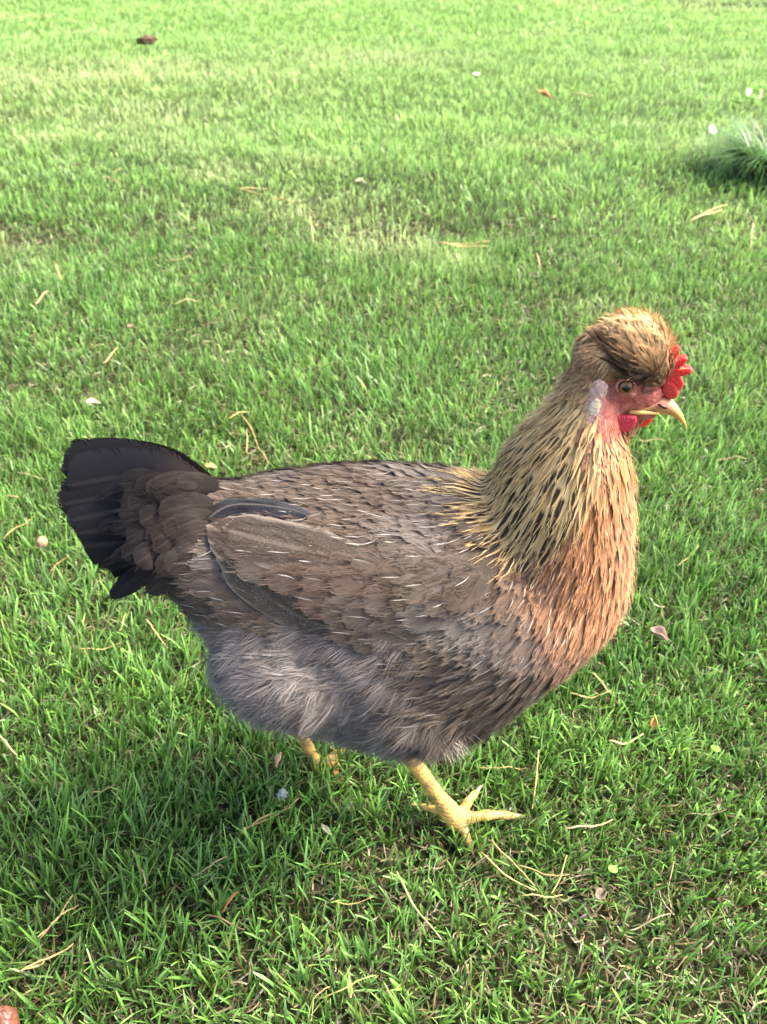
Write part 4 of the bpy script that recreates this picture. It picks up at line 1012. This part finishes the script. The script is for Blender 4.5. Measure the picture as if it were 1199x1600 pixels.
L_ = [
 ([(841, 1176), (838, 1220), (832, 1265)], 'upright tan straw standing just right of the front foot', .0013, YW),
 ([(744, 1196), (780, 1202), (812, 1204)], 'thin straw lying level behind the front toes', .0010, YW),
 ([(952, 1159), (980, 1160), (1004, 1151)], 'bright cream straw under the small orange leaf', .0019, (.70, .62, .36)),
 ([(882, 1299), (925, 1292), (958, 1279)], 'thick cream straw to the right of the toe tip', .0016, (.68, .56, .36)),
 ([(768, 1312), (800, 1345), (835, 1390)], 'long straw slanting down right below the front foot, nearer the claws', .0014, YW),
 ([(751, 1336), (785, 1365), (836, 1390)], 'long straw meeting a twin straw at its lower right end', .0014, YW),
 ([(885, 1340), (876, 1370), (862, 1396)], 'short bent straw leaning across the end of a level straw', .0011, YW),
 ([(808, 1355), (850, 1366), (890, 1366)], 'level straw crossed by the short bent one', .0009, YW),
 ([(812, 1402), (850, 1403), (880, 1396)], 'short level straw below the crossing straws', .0010, YW),
 ([(1052, 1350), (1045, 1385), (1048, 1420)], 'wavy thin brown straw standing at the right below the feet', .0010, GB),
 ([(985, 1452), (1015, 1442), (1046, 1430)], 'faint grey straw flat in the sparse patch at lower right', .0010, GB),
 ([(1054, 1516), (1064, 1505), (1072, 1498)], 'tiny reddish straw near the bottom-right', .0010, (.50, .33, .20)),
 ([(213, 1348), (224, 1362), (230, 1388)], 'hooked cream straw in the grass at lower left', .0012, PL),
 ([(300, 1366), (330, 1355), (356, 1340)], 'dull straw below the needle pair under the hen', .0011, GB),
 ([(346, 1424), (360, 1410), (373, 1394)], 'thick reddish brown twig piece in the lower left lawn', .0018, RB),
 ([(318, 1430), (350, 1440), (382, 1450)], 'thin brown twig just below the thick reddish piece', .0010, (.30, .20, .12)),
 ([(545, 1528), (550, 1545), (548, 1562)], 'short upright piece of the straw cross at the bottom', .0013, YW),
 ([(498, 1558), (545, 1543), (588, 1525)], 'long slanting piece of the straw cross at the bottom', .0009, YW),
 ([(516, 1545), (490, 1560), (486, 1595)], 'bent tan straw running off the bottom edge', .0009, YW),
 ([(522, 1411), (550, 1410), (582, 1406)], 'thin level tan straw in the middle of the lower lawn', .0008, YW),
 ([(0, 1152), (12, 1165), (26, 1178)], 'thick cream straw at the left edge below the tail', .0017, PL),
 ([(145, 1240), (162, 1232), (182, 1230)], 'small tan straw left of the hen\'s rear foot', .0011, YW),
 ([(1076, 1276), (1105, 1270), (1135, 1267)], 'level brown straw at the right level with the toes', .0009, GB),
 ([(620, 1365), (645, 1410), (690, 1470)], 'long bleached grass stem folded over in the middle foreground', .0016, (.45, .47, .28)),
 ([(1120, 716), (1142, 716), (1166, 720)], 'pale straw lying level right of the beak', .0016, PL),
 ([(998, 686), (1018, 688), (1040, 692)], 'cream straw seen just beneath the red wattles', .0016, (.66, .58, .36)),
 ([(1058, 888), (1074, 872), (1092, 852)], 'olive straw leaning right of the orange breast', .0013, (.42, .40, .20)),
 ([(1014, 938), (1024, 943), (1038, 950)], 'short white stalk above the curled brown leaf', .0020, (.66, .62, .50)),
 ([(0, 774), (15, 778), (32, 779)], 'pale straw at the left edge level with the tail', .0016, PL),
 ([(6, 845), (28, 825), (54, 803)], 'slim straw slanting up beside the tail, above the round tan nut', .0011, YW),
 ([(28, 742), (55, 745), (84, 748)], 'straw ending at the top of the black tail', .0014, PL),
 ([(77, 895), (95, 882), (106, 866)], 'brown straw under the tail right of the tan nut', .0010, (.45, .28, .14)),
 ([(228, 968), (240, 985), (262, 1010)], 'yellow bent straw beneath the dark tail coverts', .0015, YW),
 ([(125, 1018), (160, 1012), (190, 1006)], 'thin straw lying level below the tail', .0010, YW),
 ([(186, 985), (192, 975), (198, 962)], 'tiny tan straw close under the tail', .0013, YW),
 ([(354, 655), (375, 648), (396, 642)], 'curved straw at the top of the dry tuft behind the rump', .0016, (.60, .50, .22)),
 ([(377, 648), (395, 675), (405, 700)], 'drooping straw of the dry tuft behind the rump', .0015, YW),
 ([(385, 668), (387, 690), (386, 710)], 'upright straw in the dry tuft behind the rump', .0015, (.60, .45, .24)),
 ([(402, 700), (412, 712), (420, 722)], 'low straw of the dry tuft touching the back feathers', .0014, YW),
 ([(425, 308), (442, 313), (460, 320)], 'reddish tan straw beyond the tail, right of the light needle pair', .0040, (.50, .34, .18)),
 ([(155, 275), (170, 280), (186, 284)], 'pinkish tan straw in the upper left lawn', .0038, (.62, .47, .30)),
 ([(172, 268), (182, 267), (192, 265)], 'tiny straw right above the pinkish tan one', .0030, (.60, .46, .28)),
 ([(88, 415), (92, 427), (96, 438)], 'tan upright straw in the left lawn behind the tail', .0034, (.62, .47, .28)),
 ([(55, 474), (65, 464), (76, 457)], 'crumpled tan straw in the left lawn, nearer than the upright one', .0036, (.60, .45, .26)),
 ([(272, 473), (290, 471), (308, 470)], 'pale level straw in the lawn midway to the tail', .0022, PL),
 ([(161, 566), (174, 556), (185, 545)], 'tan slanting straw above the pinkish leaf', .0022, (.58, .48, .26)),
 ([(895, 146), (908, 148), (925, 150)], 'cream straw in the far lawn right of the reddish leaf', .0060, (.70, .60, .36)),
 ([(484, 336), (488, 358), (490, 382)], 'thin upright straw in the middle of the far lawn', .0024, (.55, .50, .26)),
 ([(640, 332), (658, 334), (676, 338)], 'faint brown straw beyond the thick level needle pair', .0030, GB),
 ([(1177, 350), (1175, 368), (1173, 388)], 'upright bleached straw at the right edge below the long-bladed tussock', .0026, (.66, .58, .40)),
 ([(1148, 334), (1165, 340), (1180, 343)], 'grey straw between the broad needle pair and the right edge', .0026, GB),
 ([(838, 398), (842, 408), (846, 418)], 'short yellow straw behind the neck', .0030, YW),
 ([(265, 405), (285, 404), (300, 402)], 'dull straw in the lawn left of the upright far one', .0024, (.50, .42, .22)),
 ([(940, 965), (975, 968), (1000, 980)], 'pale straw emerging from behind the lower breast', .0013, PL),
 ([(925, 1055), (945, 1072), (962, 1088)], 'curved yellow straw right below the breast', .0018, (.62, .50, .26)),
 ([(890, 1085), (925, 1088), (955, 1083)], 'level cream straw just below the breast, meeting the curved one', .0012, (.66, .55, .32)),
]
for pts, lab, w, cc in L_:
    straw(pts, lab, w=w, colr=cc)

def leaf(px, py, size, label, colr, rot=0., curl=.5, z=.008, name='dead_leaf', cat='leaf', asp=.55, tilt=.3, group=None, mat=None, stem=True):
    c = on_z(px, py, z); nu, nv = 9, 13; P = np.zeros((nv, nu, 3))
    for i in range(nv):
        t = i/(nv-1)
        w = size*asp*.5*math.sin(math.pi*min(1, t**.8+.02))**.8
        for j in range(nu):
            u = (j/(nu-1))*2-1
            x = (t-.5)*size; y = u*w; zz = curl*size*.35*(u*u*math.sin(math.pi*t)) + curl*size*.25*(t-.5)**2*2 + .04*size*math.sin(9*t+4*u)
            P[i, j] = (x, y, zz)
    R = np.array((Matrix.Rotation(rot, 3, 'Z') @ Matrix.Rotation(tilt, 3, 'Y')))
    P = P.reshape(-1, 3)@R.T + np.array(c); idx = np.arange(nu*nv).reshape(nv, nu)
    F = np.stack([idx[:-1, :-1], idx[:-1, 1:], idx[1:, 1:], idx[1:, :-1]], -1).reshape(-1, 4)
    cl = np.tile(np.array(colr), (len(P), 1)); u = np.tile(np.abs(np.linspace(-1, 1, nu)), nv); cl *= (1-.25*(u < .15))[:, None]*(1+.3*vnoise(P[:, 0]*200, P[:, 1]*200, 8))[:, None]
    o = mk(name, P, F, mat or M_leaf, attrs={'Col': cl}, at=tuple(c)); s = o.modifiers.new('thick', 'SOLIDIFY'); s.thickness = .0006
    tag(o, label, cat, group); return o
leaf(145, 631, .020, 'pinkish beige leaf lying in the grass above the tail', (.55, .42, .34), rot=.5, curl=.8)
leaf(1028, 994, .020, 'curled grey brown leaf on the grass right of the breast', (.36, .26, .20), rot=-.6, curl=1.2, z=.010)
leaf(1022, 1127, .012, 'tiny orange brown leaf standing up right of the belly', (.60, .30, .10), rot=1.3, curl=.6, tilt=-1.1, z=.008)
leaf(205, 512, .016, 'small dark brown leaf in the lawn behind the tail', (.22, .13, .09), rot=1.2, curl=.8)
leaf(850, 149, .055, 'rusty reddish leaf in the far lawn beyond the crest', (.42, .20, .10), rot=-.4, curl=.7, z=.012)
leaf(437, 1187, .017, 'pinkish pointed leaf upright under the belly beside the rear leg', (.66, .38, .24), rot=.3, curl=.4, tilt=-1.25, z=.012, asp=.45)
leaf(510, 1297, .011, 'pale green torn leaf piece under the hen', (.38, .42, .26), rot=-.7, curl=.3, z=.006, asp=.4)
leaf(563, 287, .030, 'greyish crumpled leaf in the middle of the far lawn', (.36, .38, .26), rot=.3, curl=1.0, z=.008)
leaf(938, 1400, .014, 'small grey curled leaf in the sparse patch right of the foot', (.17, .13, .10), rot=.9, curl=1.0, z=.000)
leaf(330, 760-30, .016, 'small orange leaf tucked at the back feathers beside the dry tuft', (.60, .36, .14), rot=.1, curl=.5, z=-.004)
leaf(1118, 1170, .010, 'tiny light green clover-like leaf at the right', (.16, .40, .05), rot=.9, curl=.2, z=.008, name='green_leaf', asp=.8)
leaf(958, 1358, .009, 'tiny lime leaf in the lower right lawn', (.16, .36, .06), rot=.9, curl=.2, z=.006, name='green_leaf', asp=.8)
leaf(1150, 160, .05, 'small lime leaf beside the round leaf at the far right', (.20, .38, .06), rot=.4, curl=.3, z=.02, name='green_leaf', asp=.7)

def lump(px, py, r, label, colr, name, cat, z=.004, n=1.0, mat=None, seed=1):
    c = on_z(px, py, z); th_ = np.linspace(0, math.pi, 25)
    V, F = loft([((0, 0, math.cos(t)), (max(math.sin(t), .01), 0, 0), (0, max(math.sin(t), .01), 0)) for t in th_])
    d = 1 + n*.25*(vnoise(V[:, 0]*2.3+9, V[:, 1]*2.3+V[:, 2]*1.7+5, seed)) + n*.12*vnoise(V[:, 0]*6+9, V[:, 2]*6+V[:, 1]*5, seed+1)
    V = V*d[:, None]*np.array(r); cl = np.tile(np.array(colr), (len(V), 1))*(1+.35*vnoise(V[:, 0]*500, V[:, 1]*500+V[:, 2]*300, 4))[:, None]
    o = mk(name, V+np.array(c), F, mat or M_soft, attrs={'Col': cl}, at=tuple(c)); return tag(o, label, cat)
lump(66, 847, (.0060, .0060, .0065), 'round tan nut lying left of the hen\'s tail', (.34, .20, .12), 'fallen_nut', 'nut', n=.4)
lump(8, 1592, (.0095, .0080, .0100), 'glossy reddish brown nut in the bottom-left corner', (.13, .05, .03), 'fallen_nut', 'nut', n=.7, seed=5, mat=M_horn)
lump(230, 63, (.045, .028, .018), 'dark brown clod of soil in the far upper left lawn', (.10, .06, .035), 'soil_clod', 'clod', z=.012, n=1.6)
lump(441, 1241, (.0042, .0040, .0030), 'blue-white and black bird dropping in the grass under the hen', (.20, .25, .26), 'bird_dropping', 'dropping', n=1.8, z=.004)
# daisies in the far lawn
def daisy(px, py, r, label, droop=.3, rot=0.):
    c = on_z(px, py, .045); e = empty('daisy', (c.x, c.y, float(ground_z(c.x, c.y)))); tag(e, label, 'daisy', 'white daisies in the far lawn')
    b = Vector((c.x-.004, c.y, e.location.z))
    V, F = tube([(b, .0012), (b.lerp(c, .5)+Vector((.003, 0, .0)), .0011), (c, .0011)], 8)
    o = mk('stem', V-np.array(e.location), F, M_grass, attrs={'Col': np.tile([.12, .28, .05], (len(V), 1))}); o.parent = e
    Vs, Fs = [], []; R = np.array(Matrix.Rotation(rot, 3, 'Z') @ Matrix.Rotation(droop, 3, 'X')); n = 0
    for k in range(16):
        a = k/16*2*math.pi; ca, sa = math.cos(a), math.sin(a)
        for i in range(4):
            t = .25+.75*i/3; w = r*.16*math.sin(math.pi*(.25+.65*i/3))
            for s in (-1, 1): Vs.append((ca*t*r - sa*s*w, sa*t*r + ca*s*w, r*.25*math.sin(t*2)+.0004*k))
        Fs += [[n+2*i, n+2*i+1, n+2*i+3, n+2*i+2] for i in range(3)]; n += 8
    V = np.array(Vs)@R.T + np.array(c) - np.array(e.location); o = mk('petals', V, np.array(Fs), M_leaf, attrs={'Col': np.tile([.85, .85, .82], (len(V), 1))}); o.parent = e
    s = o.modifiers.new('t', 'SOLIDIFY'); s.thickness = .0004
    V, F = ell((0, 0, 0), (r*.28, r*.28, r*.16)); V = (V+np.array([0, 0, r*.2]))@R.T + np.array(c)-np.array(e.location); o = mk('flower_centre', V, F, M_soft, attrs={'Col': np.tile([.75, .55, .05], (len(V), 1))}); o.parent = e
daisy(744, 118, .013, 'small white daisy alone in the middle of the far lawn', .2)
daisy(1107, 153, .012, 'white daisy half hidden in the far right lawn', -.5, .4)
daisy(1111, 204, .014, 'largest white daisy, drooping left of the long-bladed tussock', 1.0, .5)
# round leaf on a stalk
def round_leaf():
    c = on_z(1176, 147, .045); e = empty('round_leaf_plant', (c.x, c.y, float(ground_z(c.x, c.y)))); tag(e, 'bright lime round leaf on a short stalk at the far right', 'plant')
    V, F = tube([(Vector(e.location), .0018), (c, .0014)], 8); o = mk('stem', V-np.array(e.location), F, M_grass, attrs={'Col': np.tile([.2, .4, .08], (len(V), 1))}); o.parent = e
    P = []; n = 28
    for k, r in enumerate((0, .35, .7, 1.0)):
        for i in range(n):
            a = 2*math.pi*i/n; rr_ = r*.030*(1+.05*math.sin(5*a)); P.append((rr_*math.cos(a), rr_*math.sin(a)*.95, .006*r*r+.002*math.sin(3*a)*r))
    R = np.array(Matrix.Rotation(.6, 3, 'X')); P = np.array(P)@R.T; idx = np.arange(4*n).reshape(4, n); idx = np.concatenate([idx, idx[:, :1]], 1)
    F = np.stack([idx[:-1, :-1], idx[:-1, 1:], idx[1:, 1:], idx[1:, :-1]], -1).reshape(-1, 4)
    o = mk('leaf', P+np.array(c)-np.array(e.location), F, M_grass, attrs={'Col': np.tile([.13, .30, .035], (len(P), 1))}); o.parent = e
    s = o.modifiers.new('t', 'SOLIDIFY'); s.thickness = .0006
round_leaf()
# long bladed tussock at the right edge
def tussock(px, py, label, n=420, h=.13, spread=.06, colr=(.09, .20, .05)):
    c = on_z(px, py, 0); r = np.random.default_rng(4); K = 8; V = np.zeros((n, K, 2, 3)); C = np.zeros((n, K, 2, 3)); gz = float(ground_z(c.x, c.y))
    a = r.uniform(0, 2*math.pi, n); rad = spread*np.sqrt(r.random(n))*.6; x0 = c.x+rad*np.cos(a); y0 = c.y+rad*np.sin(a)
    az = a + r.normal(0, .5, n); hh = h*r.uniform(.6, 1.15, n); w0 = r.uniform(.0016, .0034, n); tw = az+math.pi/2
    ang0 = r.uniform(.1, .5, n); ang1 = r.uniform(1.2, 2.2, n); x, y, z = x0.copy(), y0.copy(), np.full(n, gz)
    col = np.array(colr)*r.uniform(.6, 1.6, n)[:, None]
    for k in range(K):
        t = k/(K-1)
        if k:
            an = ang0+(ang1-ang0)*t; st = hh/(K-1); x = x+st*np.sin(an)*np.cos(az); y = y+st*np.sin(an)*np.sin(az); z = np.maximum(z+st*np.cos(an), gz+.005)
        w = w0*(1-t**2*.9)
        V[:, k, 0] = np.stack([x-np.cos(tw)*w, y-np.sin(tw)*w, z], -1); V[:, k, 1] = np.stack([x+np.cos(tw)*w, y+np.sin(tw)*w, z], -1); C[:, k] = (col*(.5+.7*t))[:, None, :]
    ids = np.arange(n*K*2).reshape(n, K, 2); F = np.stack([ids[:, :-1, 0], ids[:, :-1, 1], ids[:, 1:, 1], ids[:, 1:, 0]], -1).reshape(-1, 4)
    o = mk('grass_tussock', V.reshape(-1, 3), F, M_grass, attrs={'Col': C.reshape(-1, 3)}, at=(c.x, c.y, gz)); tag(o, label, 'tussock')
tussock(1215, 262, 'dark green tussock of long drooping blades at the right edge', h=.20, spread=.13, n=1000)
# dark planting bed beyond the lawn at the far right
bx = np.linspace(1.9, 9, 40); by = np.linspace(6.45, 9.5, 20); BX, BY = np.meshgrid(bx, by); BY = BY + .15*np.sin(BX*2.1)*(BY < 6.4)
BZ = ground_z(BX, BY) + .006 + .02*fbm(BX*3, BY*3, 5); idx = np.arange(BX.size).reshape(BX.shape)
bm, bt, bb, bo = newmat('bed_soil'); nn_ = N(bt, 'ShaderNodeTexNoise'); nn_.inputs['Scale'].default_value = 30; nn_.inputs['Detail'].default_value = 6
rp = N(bt, 'ShaderNodeValToRGB'); rp.color_ramp.elements[0].color = (.012, .010, .007, 1); rp.color_ramp.elements[1].color = (.03, .024, .015, 1); bt.links.new(nn_.outputs[0], rp.inputs[0]); bt.links.new(rp.outputs[0], bb.inputs['Base Color']); bb.inputs['Roughness'].default_value = .95; bb.inputs['Specular IOR Level'].default_value = .05
tag(mk('planting_bed', np.stack([BX, BY, BZ], -1).reshape(-1, 3), np.stack([idx[:-1, :-1], idx[:-1, 1:], idx[1:, 1:], idx[1:, :-1]], -1).reshape(-1, 4), bm), kind='structure')
